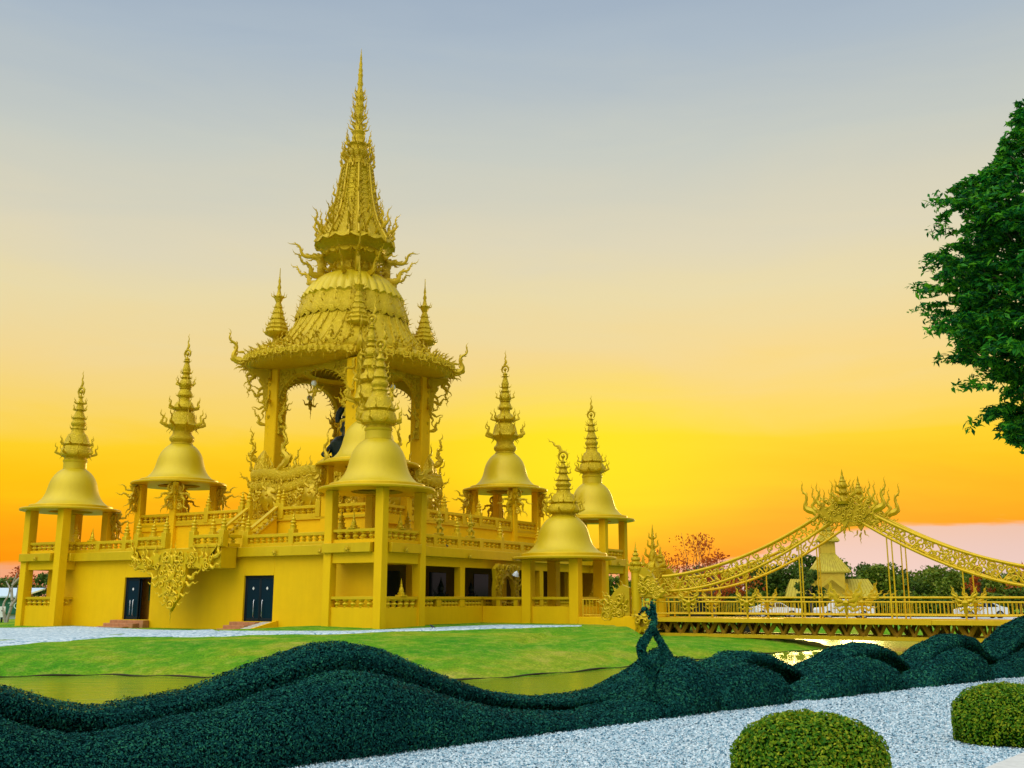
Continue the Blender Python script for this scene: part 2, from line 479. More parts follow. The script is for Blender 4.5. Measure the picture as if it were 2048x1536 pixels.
def sstep(x, a, b):
    t = np.clip((x - a) / (b - a), 0, 1); return t * t * (3 - 2 * t)
def ground_z(px, py):
    px = np.asarray(px, float); py = np.asarray(py, float)
    dw, _ = seg_dist(px, py, POND, True)
    inp = inside_poly(px, py, POND)
    dt, zt = seg_dist(px, py, TOPS)
    dm, _ = seg_dist(px, py, WATER_LINE)
    dn, _ = seg_dist(px, py, NEAR_SHORE)
    dc = np.hypot(px - CEN[0], py - CEN[1])
    lx = (px - CEN[0]) * CA - (py - CEN[1]) * SA
    base = -.65 * sstep(np.maximum(dc - 22, 0), 0, 22)
    base = np.minimum(base, -.27 + .26 * sstep(lx, 4, 9.5))
    nearz = -.42
    k = sstep(py + .18 * px, 15, 30)
    land = nearz * (1 - k) + base * k
    topb = 1 - sstep(dt, 0, 7)
    land = land * (1 - topb) + zt * topb
    band = inside_poly(px, py, TOPS + WATER_LINE[::-1])
    t = dm / np.maximum(dm + dt, 1e-6)
    zb = WZ + (zt - WZ) * np.sin(np.clip(t, 0, 1) * math.pi / 2) ** .85
    out = np.where(band, zb, land)
    # other shores: short grassy bank
    oth = (~band) & (~inp)
    out = np.where(oth, WZ + (out - WZ) * sstep(np.minimum(dw, dn if False else dw), -.3, 2.6), out)
    out = np.where(inp, WZ - .02 - .25 * np.minimum(dw, 3), out)
    return out
def axis(lo, hi, a, b, st, gr=1.35):
    v = list(np.arange(a, b + 1e-6, st)); d = st
    while v[-1] < hi: d *= gr; v.append(min(v[-1] + d, hi))
    d = st; pre = [a]
    while pre[-1] > lo: d *= gr; pre.append(max(pre[-1] - d, lo))
    return np.array(pre[:0:-1] + v)
def smooth_noise(x, y, s, seed):
    r = np.random.default_rng(seed); o = 0
    for k in range(6):
        a = r.uniform(0, 6.28); f = s * r.uniform(.6, 1.9)
        o = o + np.sin((x * math.cos(a) + y * math.sin(a)) * f + r.uniform(0, 6.28))
    return o / 6
gx, gy = axis(-2500, 2500, -34, 26, .42), axis(-40, 4000, 6, 62, .42)
GX, GY = np.meshgrid(gx, gy)
GZ = ground_z(GX, GY) + .035 * smooth_noise(GX, GY, 1.3, 3) + .02 * smooth_noise(GX, GY, 3.6, 4)
nx, ny = len(gx), len(gy)
idx = np.arange(nx * ny).reshape(ny, nx)
quads = np.stack([idx[:-1, :-1], idx[:-1, 1:], idx[1:, 1:], idx[1:, :-1]], -1).reshape(-1, 4)
def grass_mat():
    m, t, b = mat('grass')
    tcn = t.n('ShaderNodeTexCoord').outputs['Object']
    n1 = t.n('ShaderNodeTexNoise', inp={'Vector': tcn, 'Scale': .22, 'Detail': 8.0, 'Roughness': .6, 'Distortion': .5})
    n2 = t.n('ShaderNodeTexNoise', inp={'Vector': t.n('ShaderNodeMapping', inp={0: tcn, 'Scale': (1, .6, 1)}).outputs[0], 'Scale': 2.3, 'Detail': 8.0, 'Roughness': .7})
    n3 = t.n('ShaderNodeTexNoise', inp={'Vector': tcn, 'Scale': 13.0, 'Detail': 6.0, 'Roughness': .75})
    c1 = t.ramp(n1.outputs['Fac'], [(.38, (.035, .28, .001)), (.50, (.12, .35, .002)), (.60, (.30, .38, .008)), (.72, (.50, .43, .08))])
    c2 = t.ramp(n2.outputs['Fac'], [(.36, (.020, .18, .002)), (.50, (.17, .34, .004)), (.62, (.50, .44, .08))])
    c3 = t.ramp(n3.outputs['Fac'], [(.3, (.30, .38, .3)), (.7, (1.5, 1.4, 1.3))])
    t.l(t.mix(1.0, t.mix(.34, c1, c2), c3, 'MULTIPLY'), b.inputs['Base Color'])
    b.inputs['Roughness'].default_value = .9; b.inputs['Specular IOR Level'].default_value = .15
    bp = t.n('ShaderNodeBump', inp={'Height': n3.outputs['Fac'], 'Strength': .8, 'Distance': .06})
    bp2 = t.n('ShaderNodeBump', inp={'Height': n2.outputs['Fac'], 'Strength': .5, 'Distance': .2, 'Normal': bp.outputs[0]})
    t.l(bp2.outputs[0], b.inputs['Normal'])
    return m
M_GRASS = grass_mat()
go = put('ground', fast('ground', np.stack([GX, GY, GZ], -1).reshape(-1, 3), quads, M_GRASS, True))
tag(go, kind='structure')
# water sheet
def water_mat():
    m, t, b = mat('water')
    tcn = t.n('ShaderNodeTexCoord').outputs['Object']
    b.inputs['Base Color'].default_value = (.15, .25, .008, 1); b.inputs['Roughness'].default_value = .17
    b.inputs['IOR'].default_value = 1.33; b.inputs['Specular IOR Level'].default_value = .22
    mp = t.n('ShaderNodeMapping', inp={0: tcn, 'Scale': (.5, 1.6, 1)})
    n1 = t.n('ShaderNodeTexNoise', inp={'Vector': mp.outputs[0], 'Scale': 1.2, 'Detail': 4.0})
    n2 = t.n('ShaderNodeTexNoise', inp={'Vector': mp.outputs[0], 'Scale': 7.0, 'Detail': 2.0})
    bp = t.n('ShaderNodeBump', inp={'Height': n1.outputs['Fac'], 'Strength': .22, 'Distance': .15})
    bp2 = t.n('ShaderNodeBump', inp={'Height': n2.outputs['Fac'], 'Strength': .12, 'Distance': .03, 'Normal': bp.outputs[0]})
    t.l(bp2.outputs[0], b.inputs['Normal'])
    return m
wb = MB(); pv = [(x, y, WZ) for x, y in POND]
wb.V.append(np.array([(-140, 2, WZ), (160, 2, WZ), (160, 75, WZ), (-140, 75, WZ)], float)); wb.n = 4; wb.F.append((0, 1, 2, 3))
tag(wb.build('water', water_mat(), ang=0), kind='structure')
# dark wet soil where the bank meets the water
sb = MB(); shp = []
for i in range(len(WATER_LINE) - 1):
    for q in range(12):
        f = q / 12; x = WATER_LINE[i][0] * (1 - f) + WATER_LINE[i + 1][0] * f; y = WATER_LINE[i][1] * (1 - f) + WATER_LINE[i + 1][1] * f
        shp.append((x, y + .05 * math.sin(x * 2.3) + .04 * math.sin(x * 5.1), WZ + .015 + .03 * math.sin(x * 1.7) ** 2))
sb.tube(shp, [.022 + .012 * math.sin(p[0] * 3.1) for p in shp], 6)
tag(sb.build('shore', simple('wet_soil', (.035, .03, .01), .9, nz=.3)), kind='structure')
# gravel
def gravel_mat(sc):
    m, t, b = mat('white_gravel')
    tcn = t.n('ShaderNodeTexCoord').outputs['Object']
    v = t.n('ShaderNodeTexVoronoi', inp={'Vector': tcn, 'Scale': sc})
    c = t.ramp(t.n('ShaderNodeSeparateXYZ', inp={0: v.outputs['Color']}).outputs[0], [(0, (.08, .19, .28)), (.2, (.28, .42, .50)), (.45, (.45, .57, .63)), (1, (.66, .73, .75))])
    n = t.n('ShaderNodeTexNoise', inp={'Vector': tcn, 'Scale': .7, 'Detail': 5.0})
    c = t.mix(1.0, c, t.ramp(n.outputs['Fac'], [(.3, (.82, .86, .88)), (.7, (1.05, 1.05, 1.05))]), 'MULTIPLY')
    t.l(c, b.inputs['Base Color']); b.inputs['Roughness'].default_value = .8
    bp = t.n('ShaderNodeBump', inp={'Height': v.outputs['Distance'], 'Strength': .9, 'Distance': .03}); bp.invert = True
    t.l(bp.outputs[0], b.inputs['Normal'])
    return m
FZ = -.30
hb = [(-300, 1690), (0, 1605), (300, 1570), (620, 1533), (900, 1497), (1150, 1463), (1400, 1428), (1700, 1393), (2048, 1353), (2500, 1315)]
_q = np.array([tuple(G(px, py, FZ))[:2] for px, py in hb if px >= 300])
_co = np.polyfit(_q[:, 0], _q[:, 1], 2); _x0 = float(_q[0, 0])
def hedge_y(x):
    if x < _x0: return float(np.polyval(_co, _x0) + (2 * _co[0] * _x0 + _co[1]) * (x - _x0))
    return float(np.polyval(_co, x))
def hedge_pt(px):
    r = (px - 1024) * cp / F_PX; lo, hi = -8.0, 30.0
    for _ in range(50):
        m_ = (lo + hi) / 2
        if m_ - r * hedge_y(m_) < 0: lo = m_
        else: hi = m_
    return (lo, hedge_y(lo))
hb = [(px, 0) for px in range(-900, 2501, 50)]
HEDGE_BASE = [hedge_pt(px) for px, _ in hb]
# foreground forecourt: one sheet from behind the camera to the hedge
fv, fq = [], []
for (x, y) in [(-12, 4)] + HEDGE_BASE + [(60, 60)]:
    for k in range(2): fv.append((x, y + .9 if k else -6, FZ))
n = len(fv) // 2
for i in range(n - 1): fq.append((2 * i, 2 * i + 2, 2 * i + 3, 2 * i + 1))
M_GRAV = gravel_mat(26.0)
tag(put('gravel_forecourt', fast('gravel_forecourt', fv, fq, M_GRAV)), kind='structure')
# loose stones on it
def stones(n, x0, fn, szf, name):
    P_ = fn(n); n = len(P_)
    s = szf(P_)
    base = np.array([(1, 0, 0), (0, 1, 0), (-1, 0, 0), (0, -1, 0), (0, 0, .75), (.0, 0, -.3)])
    tri = np.array([(0, 1, 4), (1, 2, 4), (2, 3, 4), (3, 0, 4)])
    a = rng.uniform(0, 6.28, n); ca, sa = np.cos(a), np.sin(a)
    jit = rng.uniform(.6, 1.35, (n, 6, 3)); el = rng.uniform(.6, 1.0, n)
    V = base[None] * jit; V[:, :, 1] *= el[:, None]
    tilt = rng.normal(0, .25, (n, 2)); V[:, :, 2] += V[:, :, 0] * tilt[:, :1] + V[:, :, 1] * tilt[:, 1:]
    x = V[:, :, 0] * ca[:, None] - V[:, :, 1] * sa[:, None]; y = V[:, :, 0] * sa[:, None] + V[:, :, 1] * ca[:, None]
    V = np.stack([x, y, V[:, :, 2]], -1) * s[:, None, None] + P_[:, None, :]
    Q = (tri[None] + (np.arange(n) * 6)[:, None, None]).reshape(-1, 3)
    m, t, b = mat('loose_gravel')
    ri = t.n('ShaderNodeNewGeometry').outputs['Random Per Island']
    c = t.ramp(ri, [(0, (.02, .09, .15)), (.2, (.12, .26, .34)), (.42, (.32, .47, .54)), (.75, (.48, .60, .65)), (1, (.68, .75, .76))])
    t.l(c, b.inputs['Base Color']); b.inputs['Roughness'].default_value = .7
    return put(name, fast(name, V.reshape(-1, 3), Q, m))
def forecourt_pts(n):
    u = rng.uniform(0, 1, n); Y = 7.3 * (23 / 7.3) ** u
    X = rng.uniform(-.52, .55, n) * Y
    hx, hy = np.array([p[0] for p in HEDGE_BASE]), np.array([p[1] for p in HEDGE_BASE])
    k = Y < np.interp(X, hx, hy) + .1
    X, Y = X[k], Y[k]
    return np.stack([X, Y, np.full(len(X), FZ + .006)], -1)
tag(stones(120000, 0, forecourt_pts, lambda p: .009 + .00055 * p[:, 1] * rng.uniform(.6, 1.5, len(p)), 'loose_stones'), kind='stuff', label='loose white and blue grey gravel stones covering the forecourt', cat='gravel')
# pale gravel walk between temple and bank
walk_lo = [(-500, 1318), (-150, 1310), (0, 1299), (70, 1291), (150, 1283), (300, 1276), (480, 1271), (700, 1266), (860, 1261), (960, 1258), (1060, 1255), (1163, 1252)]
walk_hi = [(-500, 1262), (-150, 1259), (0, 1253.5), (70, 1253), (150, 1250), (300, 1258), (480, 1261), (700, 1261.5), (820, 1257), (900, 1253), (1000, 1249), (1163, 1251)]
wv, wq = [], []
def top_z(x, y): return float(ground_z(np.array([x]), np.array([y]))[0])
def proj_ground(px, py):
    z = -.15
    for _ in range(12):
        v = G(px, py, z); z = .5 * z + .5 * (top_z(v.x, v.y) + .02)
    return v
cols = 90; rows = 9
for i in range(cols + 1):
    px = -500 + (1163 + 500) * i / cols
    a, b = proj_ground(px, interp(walk_lo, px)), proj_ground(px, interp(walk_hi, px))
    for j in range(rows + 1):
        q = a.lerp(b, j / rows)
        wv.append((q.x, q.y, top_z(q.x, q.y) + (.035 if 0 < j < rows else -.06)))
for i in range(cols):
    for j in range(rows):
        o = i * (rows + 1) + j; wq.append((o, o + rows + 1, o + rows + 2, o + 1))
tag(put('gravel_path', fast('gravel_path', wv, wq, gravel_mat(9.0), True)), kind='structure')
# road beyond the canal
rb = MB()
rv = [(-200, 92), (300, 92), (300, 104), (-200, 104)]
rb.V.append(np.array([(x, y, -.55) for x, y in rv], float)); rb.n = 4; rb.F.append((0, 1, 2, 3))
tag(rb.build('road', simple('pale_road', (.55, .55, .55), .9, nz=.15, sc=2), ang=0), kind='structure')
# concrete kerb at the bottom right
kb = MB(); a, b = G(1985, 1536, FZ), G(2048, 1510, FZ)
dv = (b - a).normalized(); nn = Vector((dv.y, -dv.x, 0)); a = a - dv * 2; b = b + dv * 4
for p in (a, b): pass
M = Matrix.Translation(a) @ Matrix.Rotation(math.atan2(dv.y, dv.x), 4, 'Z')
kb.box(0, (b - a).length, -.35, 0, -.10, .035, M)
tag(kb.build('kerb', M_CONC), kind='structure')
# ------------------------------------------------------------------ temple hall
H, HW, Q2 = 11.7, 12.3, 8.95
DK, BM, LT, SILL = 3.85, 3.36, 2.9, .87       # deck, cornice bottom, lintel bottom, sill wall top
hall = tthing('temple_hall', 'golden yellow lower temple hall with two dark glass doorways and a terrace on its roof', 'temple')
D1, D2 = (-5.45, -3.3), (3.7, 5.75)
DT = 2.42
wb = MB()
t_ = .35
for x0, x1 in ((-HW, D1[0]), (D1[1], D2[0]), (D2[1], HW)): wb.box(x0, x1, -HW, -HW + t_, -.6, BM)
for d in (D1, D2):
    wb.box(d[0], d[1], -HW, -HW + t_, DT, BM); wb.box(d[0], d[1], -HW, -HW + t_, -.6, .14)
wb.build('front_wall', M_WALL, hall)
wb = MB(); wb.box(-HW, -HW + t_, -HW + t_, HW, -.6, BM); wb.box(-HW + t_, HW, HW - t_, HW, -.6, BM)
wb.build('rear_wall', M_WALL, hall)
# side veranda : sill, posts, lintel, inner wall
wb = MB()
SY = []
for px in (864, 870, 955, 1040): SY.append(on_side(px, 1160, HW)[0])
wb.box(HW - .3, HW, -HW + t_, HW - t_, -.6, SILL); wb.build('veranda_sill', M_WALL, hall)
wb = MB(); wb.box(HW - .3, HW, -HW + t_, HW - t_, LT, BM); wb.build('veranda_lintel', M_WALL, hall)
cap = MB(); cap.box(HW - .36, HW + .05, -HW + t_, HW - t_, 1.23, 1.37); cap.build('veranda_rail', M_TRIM, hall)
py_ = [-9.3, -5.0, -.7, 3.6, 7.9]
for y in py_:
    p = MB(); p.box(HW - .38, HW + .02, y - .22, y + .22, SILL - .02, LT + .01); p.build('veranda_post', M_WALL, hall)
yy = -HW + .8
mids = [(a + b) / 2 for a, b in zip([-HW] + py_, py_ + [HW])]
for y in mids[1:]:
    p = MB(); p.box(HW - .33, HW + .01, y - .2, y + .2, SILL - .01, 1.24); p.build('veranda_rail_block', M_TRIM, hall)
while yy < 8:
    if min(abs(yy - y) for y in py_ + mids) > .3: put('baluster', bal_mesh(), hall, TR(HW - .16, yy, SILL, s=(1.05, 1.05, 1.0)))
    yy += .32
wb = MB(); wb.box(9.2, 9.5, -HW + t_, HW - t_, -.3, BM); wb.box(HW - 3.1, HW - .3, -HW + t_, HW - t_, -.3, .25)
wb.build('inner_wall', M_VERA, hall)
for y in (-10.6, -7.6, -3.3, 1.2):
    g = MB(); g.box(9.5, 9.54, y - .8, y + .8, .3, 2.7); g.build('veranda_window', M_GLASS, hall)
# deck slab and cornice
ck = MB()
for (x0, x1, y0, y1) in ((-HW - .35, -3.3, -HW - .35, -HW + .6), (3.7, HW + .35, -HW - .35, -HW + .6), (HW - .6, HW + .35, -HW + .6, HW + .35), (-HW - .35, -HW + .6, -HW + .6, HW + .35), (-HW + .6, HW - .6, HW - .6, HW + .35), (-3.3, 3.7, -HW - .3, -HW + .6)):
    ck.box(x0, x1, y0, y1, BM, DK, b=.02)
ck.box(-HW + .6, HW - .6, -HW + .6, HW - .6, BM + .05, DK - .01)
ck.build('deck_cornice', M_TRIM, hall)
# deck fascia step above cornice
ck = MB()
for a, b in ((-HW, -3.1), (3.5, HW)): ck.box(a, b, -HW - .12, -HW + .2, DK, DK + .14)
ck.box(HW - .2, HW + .12, -HW + .2, HW, DK, DK + .14); ck.box(-HW - .12, -HW + .2, -HW + .2, HW, DK, DK + .14)
ck.build('deck_kerb', M_TRIM, hall)
for x in (-9.8, 6.1, 9.1): put('lotus_emblem', rosette_mesh(), hall, TR(x, -HW - .37, BM + .16))
for y in (-9.6, -4.9, -.2, 4.6): put('lotus_emblem', rosette_mesh(), hall, TR(HW + .37, y, BM + .1, rz=R(90)))
# upper terrace block
tb = MB(); tb.box(-Q2, Q2, -Q2, Q2, DK - .2, 5.45); tb.build('terrace_wall', M_WALL, hall)
tb = MB(); tb.box(-Q2 - .1, Q2 + .1, -Q2 - .1, Q2 + .1, 5.45, 5.6); tb.build('terrace_slab', M_TRIM, hall)
# doors
def door(d, label, open_right):
    dr = MB(); f = .07
    y0, y1 = -HW + .10, -HW + .22
    dr.box(d[0], d[0] + f, y0, y1, .14, DT); dr.box(d[1] - f, d[1], y0, y1, .14, DT); dr.box(d[0] + f, d[1] - f, y0, y1, DT - f, DT)
    fo = dr.build('door', M_FRAME, hall); fo['label'] = label
    mid = (d[0] + d[1]) / 2
    for k, (a, b) in enumerate(((d[0] + f, mid), (mid, d[1] - f))):
        if k == 1 and open_right:
            M = TR(-(b - a) + .06, .11, 0)
        else: M = Matrix()
        g = MB()
        g.box(a + .07, b - .07, y0 + .05, y0 + .08, .3, DT - .17, M); put('door_glass', g.mesh('door_glass', M_GLASS), fo)
        g = MB()
        for bx in ((a + .005, a + .07), (b - .07, b - .005)): g.box(bx[0], bx[1], y0 + .03, y0 + .1, .15, DT - f - .005, M)
        g.box(a + .07, b - .07, y0 + .03, y0 + .1, DT - .17, DT - f - .005, M); g.box(a + .07, b - .07, y0 + .03, y0 + .1, .15, .3, M)
        put('door_leaf_frame', g.mesh('door_leaf_frame', M_FRAME), fo)
        h = MB(); hx = b - .33 if k == 0 else a + .25
        h.tube([(hx, y0 - .02, .35), (hx, y0 - .06, .40), (hx, y0 - .06, 1.15), (hx, y0 - .02, 1.2)], .018, 6, M=M)
        put('door_handle', h.mesh('door_handle', M_CHROME), fo)
        s = MB(); c = (a + b) / 2
        s.prism([(c - .07, 1.78), (c, 1.69), (c + .07, 1.78), (c, 1.87)], y0 + .035, y0 + .049, M); put('door_sticker', s.mesh('door_sticker', M_WHITE), fo)
    return fo
door(D1, 'double glass door with its right leaf slid open', True)
door(D2, 'closed double glass door with two white diamond stickers', False)
ib = MB(); ib.box(-7, 8, -11.3, -11.2, -.3, BM + .04); ib.box(-7.1, -7, -HW + t_, -11.2, -.3, BM + .04); ib.box(7.9, 8, -HW + t_, -11.2, -.3, BM + .04)
ib.box(-7, 7.9, -HW + t_, -11.3, -.3, .13)
ib.build('entrance_room', M_INTER, hall)
ib = MB(); ib.box(-4.55, -3.95, -11.37, -11.31, 1.15, 2.05); nb = ib.build('notice_board', simple('green_board', (.01, .16, .06), .6, nz=.2), hall)
# steps + ramp (loose from the wall)
def steps(d, label, ramp):
    cx = (d[0] + d[1]) / 2
    s = tthing('door_steps', label, 'steps', cx, -HW, 0, 'brick steps at the temple doors')
    wd = (d[1] - d[0]) / 2
    lefts = (-wd - .25, -wd - .75, -wd - 1.15)
    for k in range(3):
        b = MB(); b.box(-wd - .45, (.30 if ramp else wd + .1) - k * .3, -.45 - k * .42, -.02 if k == 0 else -.45 - (k - 1) * .42, -.4, .12 - .16 * k, b=.02)
        b.build('step', M_BRICK, s)
    return s
steps(D1, 'terracotta brick steps below the open left glass door', False)
st2 = steps(D2, 'terracotta brick steps beside the pale ramp at the right glass door', True)
rp = tthing('access_ramp', 'pale ribbed wheelchair ramp with a yellow side wall at the right glass door', 'ramp', (D2[0] + D2[1]) / 2, -HW, 0)
b = MB(); b.prism([(-.02, .13), (-2.5, -.36), (-2.5, -.6), (-.02, -.6)], -.45, .38, TR(.85, 0, 0, rz=R(90)))
b.build('ramp_slab', M_RAMP, rp)
for k in range(9):
    b = MB(); b.box(.48, 1.28, -.02, .02, -.012, .012, TR(0, -.3 - k * .25, .09 - k * .0494)); b.build('ramp_rib', M_CONC, rp)
b = MB(); b.prism([(-.02, .2), (-2.5, -.3), (-2.5, -.6), (-.02, -.6)], -.07, .07, TR(1.38, 0, 0, rz=R(90))); b.build('ramp_wall', M_WALL, rp)

# ------------------------------------------------------------------ balcony with garland
BF = -13.75
bal = tthing('balcony', 'projecting golden balcony carrying the great carved garland on the front of the hall', 'balcony', .2, 0, 0)
b = MB(); b.box(-3.25, 3.25, BF, -HW - .36, 2.78, DK - .01, b=.025); b.build('balcony_slab', M_TRIM, bal)
b = MB(); b.box(-3.3, -1.05, BF - .06, BF + .3, DK - .01, DK + .12); b.box(1.05, 3.3, BF - .06, BF + .3, DK - .01, DK + .12); b.build('balcony_kerb', M_TRIM, bal)

# ------------------------------------------------------------------ balustrades
def balustrade(label, p0, p1, z, group='carved balustrades round the temple terraces', h=.62, posts=2.1, finials=True, endpost=(1, 1), every=2, cat='balustrade', drop=0.0, step_=.37):
    dx, dy = p1[0] - p0[0], p1[1] - p0[1]; L = math.hypot(dx, dy); a = math.atan2(dy, dx)
    t = tthing('balustrade', label, cat, p0[0], p0[1], z, group, rz=a)
    b = MB(); b.box(0, L, -.13, .13, 0, .17); b.build('bottom_rail', M_TRIM, t)
    b = MB(); b.box(-.05, L + .05, -.18, .18, h - .16, h); b.build('top_rail', M_TRIM, t)
    n = max(1, round(L / posts)); xs = [L * k / n for k in range(n + 1)]
    for k, x in enumerate(xs):
        if (k == 0 and not endpost[0]) or (k == n and not endpost[1]): continue
        tall = finials and (k % every == 0 or k == n)
        b = MB(); b.box(x - .17, x + .17, -.185, .185, -.02, h + (.20 if tall else .012))
        po = b.build('post', M_TRIM, t)
        if tall: put('finial', fin_mesh(), po, TR(x, 0, h + .2, s=(1.25, 1.25, 1.1)))
    for x0, x1 in zip(xs, xs[1:]):
        m = max(1, int((x1 - x0 - .4) / step_))
        for q in range(m):
            put('baluster', bal_mesh(), t, TR(x0 + (x1 - x0) * (q + .8) / (m + .6), 0, .165, s=(1, 1, (h - .32) / .36)))
    return t
zl = DK + .02
balustrade('lower balustrade at the left end of the front deck, running behind the leftmost bell tower', (-10.1, -HW + .05), (-3.4, -HW + .05), zl)
balustrade('short balustrade on the left half of the balcony above the garland', (-3.0, BF + .16), (-.85, BF + .16), zl, posts=3, every=1)
balustrade('short balustrade on the right half of the balcony above the garland', (1.25, BF + .16), (3.4, BF + .16), zl, posts=3, every=1)
balustrade('stubby balustrade on the right return of the balcony', (3.36, BF + .5), (3.36, -HW - .2), zl, posts=3, finials=False, endpost=(0, 0))
balustrade('stubby balustrade on the left return of the balcony', (-2.96, BF + .5), (-2.96, -HW - .2), zl, posts=3, finials=False, endpost=(0, 0))
balustrade('lower balustrade on the front deck between the balcony and the nearest bell tower', (3.75, -HW + .05), (10.0, -HW + .05), zl, posts=3.1, every=1)
balustrade('lower balustrade along the right hand deck above the veranda', (HW - .05, -9.9), (HW - .05, 9.9), zl, posts=2.2, every=2)
zu = 5.6
balustrade('upper terrace balustrade left of the stairs, under the left bell tower', (-5.6, -Q2 + .05), (-.15, -Q2 + .05), zu, posts=2.8, every=1)
balustrade('upper terrace balustrade right of the stairs, under the carved dragon wall', (2.95, -Q2 + .05), (5.6, -Q2 + .05), zu, posts=1.9, every=1)
balustrade('upper terrace balustrade on the right side behind the guardian statues', (Q2 - .05, -5.6), (Q2 - .05, 5.6), zu, posts=2.0, every=2)
# stairs to the upper terrace
stt = tthing('terrace_stairs', 'steep golden stairs with sloping parapets climbing to the upper terrace', 'stairs', 1.5, -Q2 - .1, DK)
sl_ = 2.3
for k in range(9):
    b = MB(); b.box(-.95, .95, -sl_ + k * .245, 0, k * .19, k * .19 + .19, b=.01); b.build('stair_step', M_TRIM, stt)
for sx in (-1, 1):
    x = sx * 1.12
    b = MB(); b.prism([(-sl_, 0), (0, 0), (0, 1.75), (-sl_, .12)], -.08, .08, TR(x, 0, 0, rz=R(90))); b.build('stair_wall', M_WALL, stt)
    for dz, hh in ((.04, .10), (.56, .13)):
        b = MB(); b.prism([(-sl_ - .05, .12 + dz), (.12, 1.83 + dz), (.12, 1.83 + dz + hh), (-sl_ - .05, .12 + dz + hh)], -.13, .13, TR(x, 0, 0, rz=R(90))); b.build('stair_rail', M_TRIM, stt)
    for k in range(6): put('stair_baluster', bal_mesh(), stt, TR(x, -sl_ + .35 + k * .36, .36 + k * .262, s=(.8, .8, .9)))
    b = MB(); b.box(x - .17, x + .17, -sl_ - .3, -sl_ + .04, 0, .95); po = b.build('stair_post', M_TRIM, stt)
    put('finial', fin_mesh(), po, TR(x, -sl_ - .13, .95, s=1.25))
    b = MB(); b.box(x - .17, x + .17, -.02, .3, 1.6, 2.6); po = b.build('stair_post', M_TRIM, stt)
    put('finial', fin_mesh(), po, TR(x, .14, 2.6, s=1.3))

# ------------------------------------------------------------------ garland relief
gar = tthing('garland_relief', 'great carved flame garland with a pointed pendant hanging from the balcony front', 'relief', .2, BF - .08, 0)
def mirror(pts): return pts + [(-x, z) for x, z in pts[::-1]]
pend = mirror([(0, 3.62), (.95, 3.62), (1.12, 3.3), (.92, 2.95), (1.05, 2.5), (.95, 2.05), (.72, 1.8), (.62, 1.35), (.38, 1.15), (.2, .9), (0, .62)])
b = MB(); b.prism(pend, -.10, .10)
def in_pend(x, z): return .25 < z < 3.6 and abs(x) < interp([(.2, .0), (.75, .15), (1.15, .3), (1.35, .5), (1.8, .62), (2.05, .82), (2.5, .92), (3.0, .82), (3.6, .88)], z)
relief(b, TR(0, -.12, 0), in_pend, -1.1, 1.1, .3, 3.6, .40, 4, sym=True)
for s in (-1, 1):
    for (x, z, a, sc, k) in ((.0, 3.0, 55, 1.0, 3), (0, 2.2, 40, .9, 3), (0, 1.5, 35, .7, 3), (.15, 3.5, 120, .9, 0), (.2, 2.6, 150, .9, 0)):
        b.add(*KR[k], TR(s * x, -.16, z, ry=s * R(a), s=(s * sc, 1.3, sc)))
b.build('pendant', M_TRIM, gar)
for s in (-1, 1):
    b = MB()
    arm = [(s * .9, 3.5), (s * 1.3, 3.62), (s * 1.9, 3.35), (s * 2.5, 3.25), (s * 3.0, 3.5), (s * 3.15, 3.9), (s * 2.9, 3.3), (s * 2.6, 2.85), (s * 2.0, 2.75), (s * 1.5, 2.95), (s * 1.0, 3.0)]
    b.prism(arm, -.10, .08)
    ax = sorted([(abs(x), z) for x, z in arm])
    relief(b, TR(0, -.12, 0), lambda x, z: .9 < x * s < 3.0 and 2.85 < z < 3.5, -3.2 if s < 0 else .9, -.9 if s < 0 else 3.2, 2.85, 3.55, .42, 8 + s, dep=.09)
    for (x, z, a, sc, k) in ((2.9, 3.3, 18, 1.35, 1), (2.55, 3.2, 25, 1.1, 1), (2.2, 3.2, 5, .95, 1), (1.8, 3.25, 15, .9, 0), (1.4, 3.4, -12, .8, 0), (2.6, 2.95, 72, .9, 0), (2.1, 2.85, 100, .6, 0), (1.1, 2.4, 62, 1.25, 1), (1.0, 2.1, 80, .9, 0), (.65, 1.5, 70, .7, 0), (1.05, 2.9, 110, .7, 3), (.45, 1.0, 62, .5, 0)):
        b.add(*KR[k], TR(s * x, -.06, z, ry=s * R(a), s=(s * sc, 1.4 * sc, sc)))
    b.build('garland_arm', M_TRIM, gar)
b = MB(); b.add(*KR[4], TR(0, 0, .7, ry=R(180), s=(.8, 1.3, .75))); b.build('pendant_tip', M_TRIM, gar)
# ------------------------------------------------------------------ bell towers
def dedup(p): return p
SPA = [(1015,82),(1012,84),(1006,83),(968,83),(965,87),(955,89),(948,82),(938,80),(932,90),(925,106),(914,111),(905,110),(880,104),(862,96),(856,84),(850,90),(845,97),(838,92),(815,84),(795,74),(778,67),(772,54),(765,49),(745,45),(738,51),(732,45),(722,43),(712,51),(700,55),(690,51),(682,43),(672,39),(664,49),(655,45),(640,36),(620,29),(612,25),(606,38),(600,34),(585,28),(570,22),(560,31),(552,25),(540,16),(525,12),(515,18),(510,12)]
SPB = [(838,82),(828,74),(820,79),(812,88),(800,91),(790,88),(782,78),(772,71),(755,68),(745,75),(738,82),(725,102),(715,112),(708,105),(700,99),(680,93),(655,87),(632,77),(625,57),(618,53),(612,61),(605,77),(598,81),(590,73),(575,67),(560,57),(552,43),(540,38),(530,37),(522,47),(514,55),(505,53),(490,47),(478,41),(470,35),(466,43),(460,37),(450,47),(440,49),(425,43),(410,38),(400,24),(393,35),(386,31),(372,22),(360,34),(352,27),(340,31),(325,26),(300,18),(288,14),(282,25),(275,16),(265,20),(258,12)]
